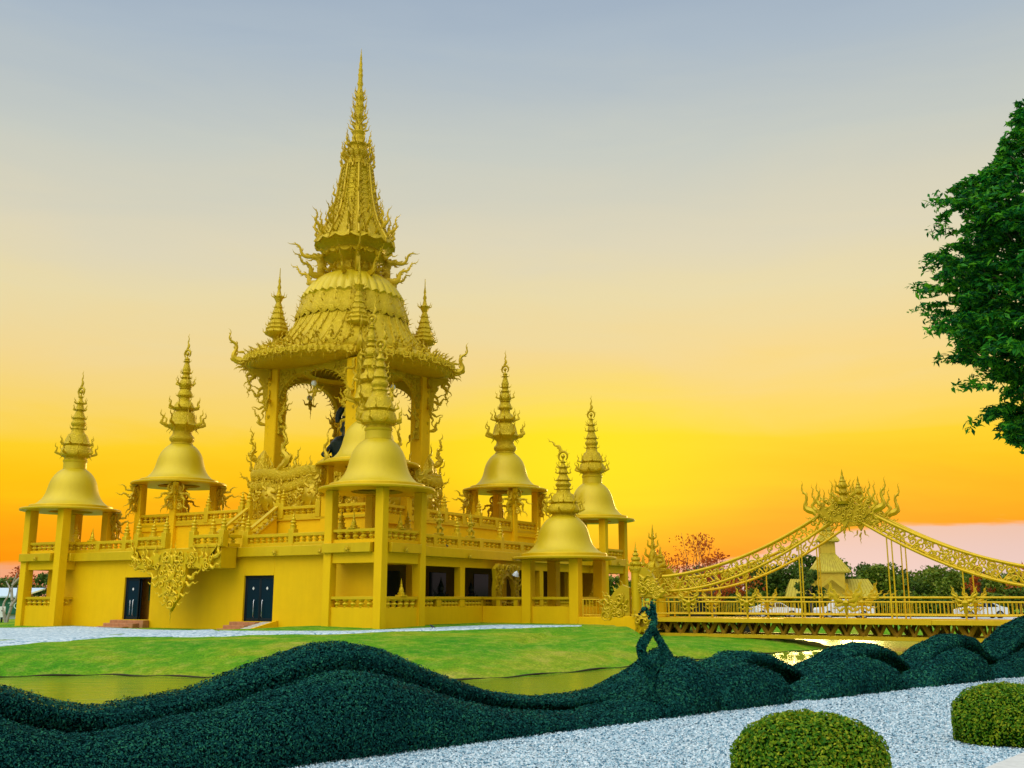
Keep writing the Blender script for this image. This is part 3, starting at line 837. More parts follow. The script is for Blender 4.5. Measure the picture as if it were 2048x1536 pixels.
BELLP = [(2.24, .34), (2.10, .37), (1.90, .50), (1.72, .68), (1.60, .86), (1.51, 1.06), (1.44, 1.3), (1.38, 1.55), (1.31, 1.78), (1.21, 2.0), (1.08, 2.2), (.94, 2.36), (.80, 2.48), (.66, 2.57)]
def ring_finial(parent, z, r, h, lean, flip=1):
    b = MB()
    arc = [(flip * r * math.sin(R(-150 + 292 * k / 24)), 0, z + r + r * -math.cos(R(-150 + 292 * k / 24 + 180)) * -1) for k in range(25)]
    arc = [(flip * r * math.cos(R(-60 - 300 * k / 24 + 30)), 0, z + r + r * math.sin(R(-60 - 300 * k / 24 + 30))) for k in range(25)]
    arc = [(flip * r * math.sin(R(200 + 300 * k / 24)), 0, z + r + r * math.cos(R(200 + 300 * k / 24))) for k in range(25)][::1]
    b.tube(arc, [.03 + .045 * math.sin(math.pi * k / 24) for k in range(25)], 7)
    b.lathe([(.001, -.13), (.07, -.11), (.125, 0), (.07, .11), (.001, .14)], 10, TR(0, 0, z + r))
    b.tube([(0, 0, z - .05), (0, 0, z + r - .1)], [.07, .03], 6)
    b.add(*KR[4], TR(-flip * r * .3, 0, z + 1.85 * r, ry=lean, s=(1.3 * h, 1.3 * h, h)))
    for k in range(5):
        a = R(-100 + 38 * k); b.add(*KR[2], TR(flip * r * math.sin(a), 0, z + r + r * math.cos(a), ry=a * flip + .6, s=.24))
    b.build('ring_finial', M_FLAME, parent)
def spire(parent, kind, z0, kz, kr, lean=0, flip=1, finh=1.15):
    src, y0 = (SPA, 1300) if kind == 'A' else (SPB, 1107)
    pr = [(r * kr, z0 + (y0 - y) * kz) for y, r in src]
    if kind == 'A':
        cut = 5
        b = MB().lathe(pr[:cut + 1], 40); b.build('spire_neck', M_BELL, parent)
        b = MB().lathe(pr[cut:], 20, rm=lambda t, i: 1 + (.035 * abs(math.sin(4 * t)) if i > 3 else 0)); b.build('spire', M_CARV2, parent)
        rings = [(916, 108, .82, 8, 0, 0), (845, 92, .62, 8, 0, .3), (736, 47, .30, 6, 2, .1), (665, 44, .30, 6, 2, .2), (606, 34, .42, 6, 0, .25), (560, 27, .42, 6, 0, 0), (515, 15, .2, 4, 2, 0)]
        top = 510
    else:
        b = MB().lathe(pr, 20, rm=lambda t, i: 1 + (.035 * abs(math.sin(4 * t)) if i > 9 else 0)); b.build('spire', M_CARV2, parent)
        rings = [(718, 108, 1.15, 8, 0, 0), (600, 76, .85, 8, 0, .3), (515, 50, .25, 8, 2, 0), (440, 46, .62, 6, 0, .2), (393, 32, .25, 6, 2, 0), (358, 30, .30, 6, 2, .2), (282, 22, .22, 4, 2, 0)]
        top = 258
    for (y, r, h, n, k, off) in rings:
        for q in range(n):
            a = 2 * math.pi * (q + off) / n + .25
            z = z0 + (y0 - y) * kz
            flame(parent, TR(math.cos(a) * r * kr, math.sin(a) * r * kr, z - .04, rz=a, ry=R(14 if k == 0 else 30), s=(h * 1.1, h * 1.3, h)), k)
        if h > .6:
            for q in range(n):
                a = 2 * math.pi * (q + off) / n + .25
                flame(parent, TR(math.cos(a) * r * kr * .96, math.sin(a) * r * kr * .96, z + .02, rz=a, ry=R(158), s=h * .42), 2)
    ring_finial(parent, z0 + (y0 - top) * kz, .27 if kind == 'A' else .26, finh, lean, flip)
def bracket(parent, x, y, z, dx, dy, s, drop):
    """carved flame bracket hugging the top of a column and spreading under the roof"""
    b = MB(); a = math.atan2(dy, dx)
    M = TR(x, y, z, rz=a)
    b.add(*KR[1], M @ TR(.02, 0, .02, ry=R(172), s=(drop * .9, drop * 1.4, drop)))
    b.add(*KR[0], M @ TR(.05, 0, -.1, ry=R(140), s=(.95 * s, 1.4 * s, .95 * s)))
    b.add(*KR[3], M @ TR(.0, 0, -.55 * s, ry=R(62), s=(.95 * s, 1.3 * s, .95 * s)))
    b.add(*KR[0], M @ TR(.1, 0, -.25 * s, ry=R(85), s=(.8 * s, 1.3 * s, .8 * s)))
    for k in (-1, 1):
        b.add(*KR[0], M @ TR(0, .1 * k, -.12, rz=k * 1.2, ry=R(118), s=(1.0 * s, 1.5 * s, 1.0 * s)))
        b.add(*KR[3], M @ TR(0, .1 * k, -.55 * s, rz=k * .9, ry=R(150), s=(.8 * s, 1.3 * s, .9 * s)))
        for (zz, r_) in ((-.22, .2), (-.6, .17), (-.95, .13)): scroll(b, M @ TR(.06, .22 * k, zz * s, rz=k * 1.1), r_ * s, .055 * s, 1.3, 1)
        b.add(*KR[1], M @ TR(.05, .3 * k, -.1, rz=k * .7, ry=R(165), s=(1.1 * s, 1.4 * s, 1.15 * s)))
    b.prism([(-.2, 0), (.5, 0), (.38, -.28), (.2, -.5), (.1, -.95), (-.2, -1.3)], -.16, .16, M)
    b.build('column_bracket', M_FLAME, parent)
def bell_tower(label, x, y, kind, zr, zb, kz, kr, Rr=2.85, half=1.52, cw=.23, lean=0, flip=1, brackets=(), low=True, rails=((0, 0),), group='bell roofed towers of the temple', finh=1.15, bellk=1.0):
    t = tthing('bell_tower', label, 'tower', x, y, 0, group)
    for sx in (-1, 1):
        for sy in (-1, 1):
            b = MB(); b.box(sx * half - cw, sx * half + cw, sy * half - cw, sy * half + cw, zb, zr - .004, b=.02); b.build('column', M_WALL, t)
    def panels(z0, z1, nm, m=M_WALL, off=.0, th=.12, sides=(0, 1, 2, 3), x0=None):
        b = MB()
        for k in sides:
            M = TR(rz=R(90 * k))
            b.box(-half + cw + .002, half - cw - .002, -half - off - th + .02, -half - off + th, z0, z1, M)
        b.build(nm, m, t)
    def balus(z, hh, n=5):
        for k in range(4):
            for q in range(n):
                put('baluster', bal_mesh(), t, TR(rz=R(90 * k)) @ TR(-half + cw + (2 * half - 2 * cw) * (q + .7) / (n + .4), -half, z, s=(1.1, 1.1, hh / .36)))
    if kind != 'C':
        for (za, zb_, zc, zd) in rails:
            panels(za, zb_, 'parapet'); balus(zb_, zc - zb_); panels(zc, zd, 'parapet_rail', M_TRIM, 0, .16)
    else:
        for (za, zb_, zc, zd) in rails:
            panels(za, zb_, 'parapet', off=-.02); panels(zc, zd, 'parapet_rail', M_TRIM, 0, .12)
    if low:
        panels(LT, BM + .03, 'lintel', off=.02)
        b = MB()
        for k in range(4):
            b.box(-half - cw * .9 if k in (0, 2) else -half + .32, half - cw - .12, -half - cw - .16, -half + .1, BM + .03, DK - .02, TR(rz=R(90 * k)))
        b.build('beam', M_TRIM, t)
        b = MB(); b.box(-half + .12, half - .12, -half + .12, half - .12, BM + .1, DK + .05); b.build('floor_slab', M_WALL, t)
        for k in range(4): put('lotus_emblem', rosette_mesh(), t, TR(rz=R(90 * k)) @ TR(-.15, -half - cw - .17, BM + .16))
    # roof : flat rim with an open eye below, stepped lip, bell
    k = Rr / 2.85
    b = MB(); b.lathe([(1.26 * k, zr + .16), (1.26 * k, zr), (2.74 * k, zr), (2.84 * k, zr + .02), (2.85 * k, zr + .10), (2.80 * k, zr + .14), (2.42 * k, zr + .16), (2.36 * k, zr + .18), (2.35 * k, zr + .30), (2.31 * k, zr + .34), (2.20 * k, zr + .35)], 72)
    b.build('roof_rim', M_TRIM, t)
    bz = bellk
    b = MB(); b.lathe([(r * k, zr + .34 + (z - .34) * bz) for r, z in BELLP], 72)
    b.lathe([(1.27 * k, zr + .2), (1.1 * k, zr + 1.2), (.01, zr + 1.6)], 40)
    b.build('bell', M_BELL, t)
    spire(t, 'B' if kind == 'B' else 'A', zr, kz, kr, lean, flip, finh)
    for (sx, sy) in brackets:
        bracket(t, sx * (half + cw * .7), sy * (half + cw * .7), zr - .05, sx, sy, 1.5, 2.0)
    return t
RLOW = ((-.6, .87, 1.23, 1.37), (DK - .01, DK + .16, DK + .50, DK + .64))
RUP = ((5.2, 5.72, 6.06, 6.22),)
KA, KB = .00897, .00957
bell_tower('leftmost bell tower standing at ground level, its open upper room against the sky', -11.5, -H, 'A', 6.36, -.6, KA, .0080, cw=.27, rails=RLOW, brackets=((1, 1),))
bell_tower('nearest bell tower, whose big plain bell hides the middle of the temple', H, -H, 'A', 6.36, -.6, KA, .0080, rails=RLOW, flip=-1)
bell_tower('right rear bell tower beside the start of the bridge', H + .1, H, 'A', 6.38, -.6, KA, .0080, rails=RLOW, flip=1)
BR4 = ((1, -1), (-1, -1), (1, 1), (-1, 1))
bell_tower('bell tower with bracketed columns on the left of the upper terrace', -7.42 + .25, -7.42, 'B', 8.08, DK, KB, .00845, rails=RUP, brackets=BR4, flip=1)
bell_tower('bell tower half hidden behind the nearest big bell', 7.55, -7.3, 'B', 8.3, DK, KB, .00845, rails=RUP, brackets=BR4, flip=-1)
bell_tower('bell tower with bracketed columns on the right of the upper terrace', 7.42, 7.42, 'B', 8.25, DK, KB, .00845, rails=RUP, brackets=BR4, flip=1)
x7, y7 = Lc(2.82, 56.3)
bell_tower('lowest bell kiosk at the bridge entrance, its top flame leaning to the left', x7, y7, 'C', 3.32, -.6, .0068, .0078, Rr=2.82, half=1.42, cw=.27, low=False, rails=((-.6, .87, 1.22, 1.36),), lean=R(-52), flip=1, finh=1.25, bellk=.90)
# porch walls joining the kiosk to the hall
pw = tthing('porch_wall', 'low yellow porch wall joining the bell kiosk to the veranda', 'wall', 0, 0, 0)
b = MB(); b.box(HW + .02, x7 - 1.7, y7 - 1.55, y7 - 1.3, -.6, .87); b.box(HW + .02, x7 - 1.7, y7 + 1.3, y7 + 1.55, -.6, .87); b.build('wall', M_WALL, pw)
b = MB(); b.box(HW + .08, x7 - 1.7, y7 - 1.58, y7 - 1.26, 1.22, 1.35); b.build('rail', M_TRIM, pw)
for x in (13.3, 14.4):
    b = MB(); b.box(x - .12, x + .12, y7 - 1.54, y7 - 1.3, .87, 1.22); b.build('rail_block', M_TRIM, pw)

# ------------------------------------------------------------------ central pavilion
cpv = tthing('central_pavilion', 'tall golden central pavilion with a ribbed dome and needle spire above four columns', 'pavilion')
def cz(y): return Zo(CEN[1], y)
def cr(r, y): return r * mpp(CEN[1], cz(y))
def cprof(pts): return [(cr(r, y), cz(y)) for y, r in pts]
CR = 3.32; ZE = 15.75
b = MB(); b.box(-4.5, 4.5, -4.5, 4.5, 5.6, 7.0, b=.05); b.box(-4.3, 4.3, -4.3, 4.3, 7.0, 7.25, b=.05); b.build('plinth', M_CARV, cpv)
for sx in (-1, 1):
    for sy in (-1, 1):
        b = MB(); b.box(sx * CR - .48, sx * CR + .48, sy * CR - .48, sy * CR + .48, 7.2, ZE, b=.05); b.build('column', M_WALL, cpv)
        # dragon pedestals hugging each column foot, on the outer corner
        b = MB(); a = math.atan2(sy, sx); M = TR(sx * (CR + .35), sy * (CR + .35), 6.6, rz=a)
        b.lathe([(.75, 0), (.8, .25), (.62, .5), (.85, 1.0), (.95, 1.4), (.7, 1.9), (.78, 2.4), (.6, 3.0), (.42, 3.5), (.15, 3.9)], 14, M, rm=lambda t, i: 1 + .1 * math.sin(5 * t + i))
        for (zz, sc, an, k) in ((3.1, 2.4, 8, 1), (2.0, 1.2, 70, 2), (1.2, 1.1, 80, 2), (.6, 1.3, 62, 2), (1.6, 1.5, 45, 0), (2.5, 1.4, 30, 0)):
            b.add(*KR[k], M @ TR(.35, 0, zz, ry=R(an), s=(sc, sc * 1.6, sc)))
        for w_ in (-1, 1):
            b.add(*KR[0], M @ TR(.2, .3 * w_, 1.6, rz=w_ * 1.1, ry=R(40), s=1.3)); b.add(*KR[3], M @ TR(.2, .3 * w_, .4, rz=w_ * 1.3, ry=R(30), s=1.3))
        b.build('dragon_pedestal', M_CARV, cpv)
# arch panels
def arch_panel():
    w_, zt, zs, rise = CR + .1, ZE, 13.1, 2.35
    out = [(-w_, zt), (-w_, zs - 1.5), (-w_ + .75, zs - 1.6)]
    for k in range(21):
        a = math.pi * (1 - k / 20); out.append(((w_ - .55) * math.cos(a), zs + rise * abs(math.sin(a)) ** .8))
    out += [(w_ - .75, zs - 1.6), (w_, zs - 1.5), (w_, zt)]
    return out
def in_arch(x, z):
    return abs(x) < CR - .1 and 12.0 < z < ZE - .1 and z > 13.25 + 2.35 * max(0, 1 - (x / (CR - .45)) ** 2) ** .45
for k in range(4):
    b = MB(); M = TR(rz=R(90 * k)) @ TR(0, -CR, 0)
    b.prism(arch_panel(), -.30, .05, M)
    relief(b, M @ TR(0, -.33, 0), in_arch, -CR, CR, 12.0, ZE, .42, 20 + k)
    n = 22
    for q in range(n + 1):   # flame lace along the arch edge
        a = math.pi * q / n; x = (CR - .45) * math.cos(a); z = 13.1 + 2.3 * abs(math.sin(a)) ** .8
        b.add(*KR[2], M @ TR(x * .99, -.2, z, ry=math.atan2(-x, -(z - 12.2)) + .5 * (1 if x > 0 else -1), s=(.42, .6, .42)))
    for s in (-1, 1):
        for (x, z, a, sc, kk) in ((CR - .75, 12.2, -22, 1.9, 1), (CR - .6, 12.0, -150, 1.1, 0), (CR - .7, 13.2, -60, 1.0, 3)):
            b.add(*KR[kk], M @ TR(s * x, -.2, z, ry=s * R(a), s=(s * sc, sc * 1.3, sc)))
    b.build('arch_panel', M_CARV2, cpv)
# eave disc and hanging brackets
b = MB()
ze = cz(740)
RE = cr(209, 735)
ES = .76
ME = TR(rz=R(-45)) @ TR(s=(ES, 1, 1)) @ TR(rz=R(45))
b.lathe([(2.6, ze - .35), (4.1, ze - .40), (RE - .7, ze - .22), (RE - .12, ze - .02), (RE, ze + .12), (RE - .04, ze + .32), (RE - .5, ze + .58), (RE - 1.1, ze + .84), (cr(146, 711), cz(711) + .1)], 64, ME)
b.lathe([(2.62, ze - .36), (2.6, ze + .4), (2.2, ze + 1.6), (.01, ze + 2.0)], 40)
b.build('eave', M_CARV2, cpv)
b = MB()
for q in range(120):
    a = 2 * math.pi * q / 120
    x_, y_, _z = ME @ Vector((math.cos(a) * (RE - .02), math.sin(a) * (RE - .02), 0))
    b.add(*KR[2], TR(x_, y_, ze + .42, rz=a, ry=R(172), s=(.8, 1.1, .62 + .30 * (q % 2))))
    for w_ in (-1, 1): b.add(*KR[2], TR(x_, y_, ze + .36, rz=a + 1.57 * w_, ry=R(130), s=(.5, 1.1, .5)))
for q in range(72):
    a = 2 * math.pi * q / 72
    for (rr_, zz_, an_, sc_) in ((.15, .40, 118, .9), (.55, .62, 60, .8), (.95, .80, 66, .8), (1.35, .95, 40, .7)):
        x_, y_, _z = ME @ Vector((math.cos(a + rr_) * (RE - rr_), math.sin(a + rr_) * (RE - rr_), 0))
        b.add(*KR[(q + int(rr_ * 10)) % 3 if rr_ > .5 else 2], TR(x_, y_, ze + zz_ - .06, rz=a + rr_ + .5 * (-1) ** q, ry=R(an_), s=(sc_, 1.5, sc_)))
for q in range(0):
    b.add(*KR[2], TR(math.cos(a) * (RE - .45), math.sin(a) * (RE - .45), ze + .6, rz=a, ry=R(128), s=(.95, 1.2, .9)))
    b.add(*KR[0], TR(math.cos(a + .05) * (RE - 1.0), math.sin(a + .05) * (RE - 1.0), ze + .75, rz=a, ry=R(50), s=(1.0, 1.4, .85)))
b.build('eave_fringe', M_CARV2, cpv)
for k in range(4):
    a = R(45 + 90 * k); u = (math.cos(a), math.sin(a))
    # rising corner horns
    b = MB()
    ef = ES if k % 2 else 1.0
    M = TR(u[0] * (RE * ef - .45), u[1] * (RE * ef - .45), ze + .1, rz=a)
    b.add(*KR[0], M @ TR(.1, 0, -.15, ry=R(20), s=(2.7, 4.4, 2.7))); b.add(*KR[2], M @ TR(.4, 0, .7, ry=R(55), s=.8)); b.add(*KR[2], M @ TR(.35, 0, .1, ry=R(120), s=.9))
    b.add(*KR[5], M @ TR(-1.1, 0, .5, ry=R(-20), s=(1.3, 2.0, 1.2))); b.add(*KR[2], M @ TR(-1.6, 0, .8, ry=R(-10), s=1.0))
    b.lathe([(.6, -.2), (.65, .3), (.5, .7), (.1, 1.0)], 10, M @ TR(-.8, 0, .3))
    b.build('eave_horn', M_FLAME, cpv)
    # hanging brackets below the eave
    b = MB(); M = TR(u[0] * (CR * 1.414 + .35), u[1] * (CR * 1.414 + .35), ze - .3, rz=a)
    b.prism([(-.1, 0), (1.5, .05), (1.3, -.3), (.8, -.5), (.55, -1.0), (.5, -2.0), (.2, -2.6), (-.1, -4.2)], -.12, .12, M)
    for (x, z, an, sc, kk) in ((1.45, 0, 172, 1.9, 1), (1.1, -.2, 160, 1.2, 3), (.75, -.6, 165, 1.5, 0), (.5, -1.6, 60, 1.25, 0), (.5, -2.0, 168, 1.4, 0), (.3, -2.7, 50, 1.2, 3), (.25, -3.6, 30, 1.5, 1), (.1, -3.9, 172, 1.5, 4), (.4, -1.1, 80, .9, 2), (.4, -2.4, 85, .8, 2)):
        b.add(*KR[kk], M @ TR(x, 0, z, ry=R(an), s=(sc, sc * 1.6, sc)))
    for w_ in (-1, 1):
        for (z, an, sc, kk) in ((-.1, 130, 1.5, 0), (-.9, 165, 1.6, 1), (-2.0, 160, 1.4, 3), (-3.0, 172, 1.3, 0)):
            b.add(*KR[kk], M @ TR(.1, .25 * w_, z, rz=w_ * 1.3, ry=R(an), s=(sc, sc * 1.6, sc)))
    b.build('eave_bracket', M_CARV2, cpv)
    # pinnacle on the roof corner
    b = MB(); s_ = 1.0
    pp = [(.42, 0), (.34, .5), (.26, .8), (.3, .9), (.72, 1.1), (.80, 1.25), (.66, 1.45), (.72, 1.55), (.56, 1.75), (.60, 1.85), (.44, 2.1), (.48, 2.18), (.34, 2.5), (.38, 2.56), (.25, 2.9), (.28, 2.98), (.16, 3.3), (.2, 3.4), (.34, 3.7), (.16, 3.85), (.09, 4.2), (.13, 4.35), (.06, 4.6), (.09, 4.75), (.035, 5.1), (.02, 5.7)]
    M = TR(u[0] * cr(146, 690) * (.8 if k % 2 else 1), u[1] * cr(146, 690) * (.8 if k % 2 else 1), cz(712), rz=a)
    b.lathe(pp, 14, M, rm=lambda t, i: 1 + .05 * math.cos(7 * t))
    for (z, r, n, sc) in ((1.2, .72, 10, .42), (1.7, .6, 10, .36), (2.12, .46, 8, .3), (2.55, .36, 8, .26), (2.95, .26, 6, .22), (3.65, .3, 8, .4)):
        for q in range(n): b.add(*KR[2], M @ TR(rz=2 * math.pi * q / n) @ TR(r, 0, z, ry=R(25), s=sc))
    b.build('pinnacle', M_CARV2, cpv)
    b = MB(); M = TR(u[0] * cr(128, 660), u[1] * cr(128, 660), cz(668), rz=a)
    for (z, an, sc) in ((0, 78, .95), (.45, 70, .8), (-.4, 90, .7)): b.add(*KR[1], M @ TR(0, 0, z, ry=R(an), s=(sc, sc, sc)))
    b.build('roof_flame', M_FLAME, cpv)
# roof tiers
def scal(n, amp, last): return lambda t, i: (-amp * abs(math.cos(n * t / 2)) if i in last else 0)
p1 = cprof([(742, 136), (724, 148), (714, 148), (706, 143), (698, 137), (688, 130), (676, 122), (664, 114), (652, 109), (640, 105)])
MB().lathe(p1, 192, rm=lambda t, i: 1 + .03 * max(0, math.cos(16 * t)) ** 8 + .012 * abs(math.sin(24 * t))).build('lower_roof', M_CARV2, cpv)
p2 = cprof([(642, 104), (647, 110), (641, 111), (632, 107), (622, 103), (612, 99.5), (602, 96)])
MB().lathe(p2, 144, rm=lambda t, i: 1 + .03 * abs(math.sin(9 * t)), zm=scal(36, .20, (1, 2))).build('middle_roof', M_CARV2, cpv)
p3 = cprof([(601, 90), (606, 98), (601, 99.5), (592, 93), (585, 88.5), (577, 82), (569, 74), (561, 63), (555, 50), (551, 40)])
MB().lathe(p3, 180, rm=lambda t, i: 1 + (.035 * abs(math.sin(18 * t)) if i > 1 else .01), zm=scal(36, .17, (1, 2))).build('dome', M_BELL, cpv)
b = MB()
for (y, r, n, sc, an) in ((606, 99, 24, .42, 74), (646, 110, 24, .46, 72), (630, 106, 24, .45, 24), (618, 101, 24, .4, 18)):
    for q in range(n):
        a = 2 * math.pi * (q + .5) / n; b.add(*KR[2], TR(math.cos(a) * cr(r, y), math.sin(a) * cr(r, y), cz(y) + .05, rz=a, ry=R(an), s=(sc * .8, sc * 1.5, sc)))
for q in range(28):
    a = 2 * math.pi * q / 28
    for (y, r) in ((700, 144), (709, 153)): b.add(*KR[0], TR(math.cos(a) * cr(r, y), math.sin(a) * cr(r, y), cz(y) - .1, rz=a, ry=R(-8), s=(.7, 1.5, .7)))
for q in range(40):
    a = 2 * math.pi * q / 40
    b.tube([(r * 1.012 * math.cos(a + .02 * i), r * 1.012 * math.sin(a + .02 * i), z) for i, (r, z) in enumerate(p1[2:])], .062, 5)
    for i in (3, 4, 5, 6):
        r, z = p1[i]; a2 = a + math.pi / 40; b.add(*KR[2], TR(r * math.cos(a2), r * math.sin(a2), z - .1, rz=a2, ry=R(-4), s=(.42, 1.2, .42)))
b.build('roof_leaves', M_CARV2, cpv)
sp1 = cprof([(553, 40), (547, 44), (540, 41), (532, 40), (524, 52), (519, 58), (514, 64), (511, 60), (508, 56), (502, 60), (496, 74), (492, 80), (488, 76)])
MB().lathe(sp1, 96, zm=scal(16, .22, (6, 11))).build('spire_collar', M_CARV2, cpv)
sp2 = cprof([(490, 75), (480, 69), (465, 60), (450, 52), (430, 45), (410, 40), (390, 36), (370, 33), (350, 30), (338, 28)])
MB().lathe(sp2, 96, rm=lambda t, i: 1 + .05 * max(0, math.cos(8 * t)) ** 6).build('spire_shaft', M_CARV2, cpv)
b = MB()
for q in range(8):
    a = 2 * math.pi * q / 8
    b.tube([(r * 1.06 * math.cos(a), r * 1.06 * math.sin(a), z) for r, z in sp2], .085, 6)
for (r, z), (r1, z1) in zip(sp2, sp2[1:]):
    for f in (.25, .75):
        rr_, zz_ = r + (r1 - r) * f, z + (z1 - z) * f
        b.tube([(rr_ * 1.01 * math.cos(2 * math.pi * q / 48), rr_ * 1.01 * math.sin(2 * math.pi * q / 48), zz_ - .13 * abs(math.sin(8 * math.pi * q / 48))) for q in range(49)], .035, 4)
        for q in range(16):
            a = 2 * math.pi * (q + .5) / 16; b.add(*KR[2], TR(rr_ * math.cos(a), rr_ * math.sin(a), zz_, rz=a, s=(.35, .9, .42)))
b.build('shaft_ornament', M_FLAME, cpv)
sp3 = cprof([(340, 25), (336, 29), (331, 24), (326, 23), (320, 20), (314, 22), (308, 23), (302, 19), (296, 18), (292, 22), (287, 17), (282, 12), (276, 13), (272, 11), (266, 14), (262, 10), (252, 8), (240, 6.5), (234, 9), (228, 7), (218, 9.5), (210, 8.5), (202, 6.5), (197, 8), (188, 7.5), (180, 5), (174, 4.2), (168, 6), (163, 4.5), (155, 4), (150, 5), (146, 3.6), (140, 4.3), (136, 2.8), (128, 3.2), (122, 1.9), (118, 2.3), (108, 1.1), (97, .2)])
MB().lathe(sp3, 24, rm=lambda t, i: 1 + .04 * math.cos(8 * t)).build('spire_needle', M_CARV2, cpv)
for (y, r, n, h, k, lean, off) in ((497, 76, 12, 2.5, 3, 20, .5), (486, 70, 16, 1.1, 0, 8, .25), (470, 62, 8, 1.7, 1, 2, .0), (452, 53, 16, .9, 0, 8, .25), (436, 47, 8, 1.3, 1, 4, .5), (418, 42, 16, .7, 2, 14, .25), (398, 38, 8, 1.0, 0, 8, 0), (376, 34, 16, .6, 2, 18, .25), (344, 30, 8, 1.9, 3, 14, .5), (334, 29, 12, 1.0, 1, 4, .2), (318, 24, 8, 1.3, 1, 6, 0), (304, 22, 10, .8, 0, 10, .3), (290, 19, 8, 1.1, 1, 6, .5), (262, 11, 8, .7, 2, 30, 0), (250, 8, 8, .7, 2, 36, .5), (238, 8, 8, .95, 1, 16, 0), (216, 9, 8, .7, 1, 14, .5), (200, 8, 8, .55, 2, 20, 0), (188, 7, 6, .5, 2, 10, .5)):
    for q in range(n):
        a = 2 * math.pi * (q + off) / n + R(45)
        flame(cpv, TR(math.cos(a) * cr(r, y), math.sin(a) * cr(r, y), cz(y), rz=a, ry=R(lean), s=(h * .9, h * 1.1, h)), k)
for (y, r, n, h, an) in ((514, 60, 16, 1.3, 92), (535, 44, 16, 1.25, 100), (546, 44, 16, .9, 60)):
    for q in range(n):
        a = 2 * math.pi * (q + .5) / n; flame(cpv, TR(math.cos(a) * cr(r, y), math.sin(a) * cr(r, y), cz(y), rz=a, ry=R(an), s=h), 2 if n > 12 and an == 60 else 0)
for k in range(4):   # antler flames springing from the dome
    a = R(45 + 90 * k)
    for (da, y, r, lean, h) in ((0, 556, 62, 56, 3.2), (.34, 560, 66, 50, 2.6), (-.34, 560, 66, 50, 2.6)):
        flame(cpv, TR(math.cos(a + da) * cr(r, y), math.sin(a + da) * cr(r, y), cz(y) - .1, rz=a + da, ry=R(lean), s=(h, h * 1.1, h)), 3 if da == 0 else 1, name='antler_flame')
# pendant lanterns at the arches
lant = ['front left', 'right', 'back right', 'back left']
lab = ['crystal lantern in a gold flame frame hanging in the left near arch', 'crystal lantern in a gold flame frame hanging in the right near arch', 'dark flame lantern seen against the sky in the right far arch', 'dark flame lantern seen against the sky in the left far arch']
for k in range(4):
    a = R(-90 + 90 * k); x, y = math.cos(a) * (CR + .1), math.sin(a) * (CR + .1)
    t = tthing('hanging_lantern', lab[k], 'lantern', x, y, 15.2, 'lanterns hanging in the arches of the central pavilion', rz=a + R(90))
    b = MB(); b.tube([(0, 0, .5), (0, 0, -.2)], .03, 6)
    for s in (-1, 1):
        b.add(*KR[3], TR(s * .05, 0, -1.5, ry=s * R(20), s=(s * 1.0, 1.6, 1.25))); b.add(*KR[2], TR(s * .15, 0, -1.2, ry=s * R(55), s=(s * .8, 1.2, .7)))
    b.add(*KR[4], TR(0, 0, -1.2, ry=R(180), s=(1, 1.6, 1.0)))
    b.build('lantern_frame', M_FLAME, t)
    MB().lathe([(.001, -.2), (.14, -.13), (.18, 0), (.13, .14), (.001, .2)], 14, TR(0, -.1, -.7)).build('lantern_crystal', M_CRYST, t)
# dragon relief walls between the pedestals
for k, lb in ((0, 'carved dragon wall with a scaly body and fanged mask, left of the two near bell towers'), (1, 'carved dragon wall on the right flank of the central pavilion')):
    a = R(90 * k)
    t = tthing('dragon_wall', lb, 'relief wall', math.sin(a) * 4.75, -math.cos(a) * 4.75, 5.6, rz=a)
    b = MB(); b.box(-3.6, 3.6, -.2, .2, 0, 3.5, b=.05)
    relief(b, TR(0, -.25, 0), lambda x, z: True, -3.3, 3.4, .2, 3.3, .50, 41 + k, dep=.1)
    b.build('wall', M_CARV, t)
    b = MB()
    for zc, rr, ph in ((3.1, .40, 0), (2.35, .36, .4)):
        pts = [(-3.5 + 7.0 * q / 22, -.22, zc + .12 * math.sin(q * .55 + ph)) for q in range(23)]
        b.tube(pts, rr * .8, 10, flat=.35)
        for q in range(16): b.add(*KR[2], TR(-3.3 + 6.6 * q / 15, -.5, zc + rr - .05, ry=R(20), s=.35))
    b.build('dragon_body', M_CARV2, t)
    b = MB()
    for mx in (1.6, -1.8):
        M = TR(mx, -.45, 1.6)
        b.lathe([(.001, -.4), (.5, -.3), (.75, 0), (.55, .2), (.001, .3)], 14, M @ TR(rx=R(90)))
        for s in (-1, 1):
            b.lathe([(.001, -.13), (.13, 0), (.001, .13)], 8, M @ TR(s * .28, -.45, .2)); b.add(*KR[2], M @ TR(s * .3, -.3, -.3, ry=R(180 - s * 20), s=.6))
            for q in range(3): b.add(*KR[0], M @ TR(s * (.4 + .12 * q), -.2, .35 - .3 * q, ry=s * R(35 + 35 * q), s=(s * 1.1, 1.4, 1.1)))
        b.add(*KR[3], M @ TR(0, -.2, .5, s=(1, 1.4, 1.0)))
    b.build('dragon_mask', M_FLAME, t)
    b = MB()
    for (x, h, kk, ln) in ((-1.35, 3.0, 1, -3), (-.95, 1.2, 0, 28), (-.5, 1.6, 1, 22), (-2.1, .9, 2, -10), (0, .7, 2, 10), (1.0, .8, 2, 0), (1.8, 2.2, 0, 8), (2.4, 1.0, 2, 0)):
        b.add(*KR[kk], TR(x, -.1, 3.35, ry=R(ln), s=(h * (1.2 if kk == 1 else 1), h * 1.6, h)))
    b.build('dragon_crest', M_FLAME, t)
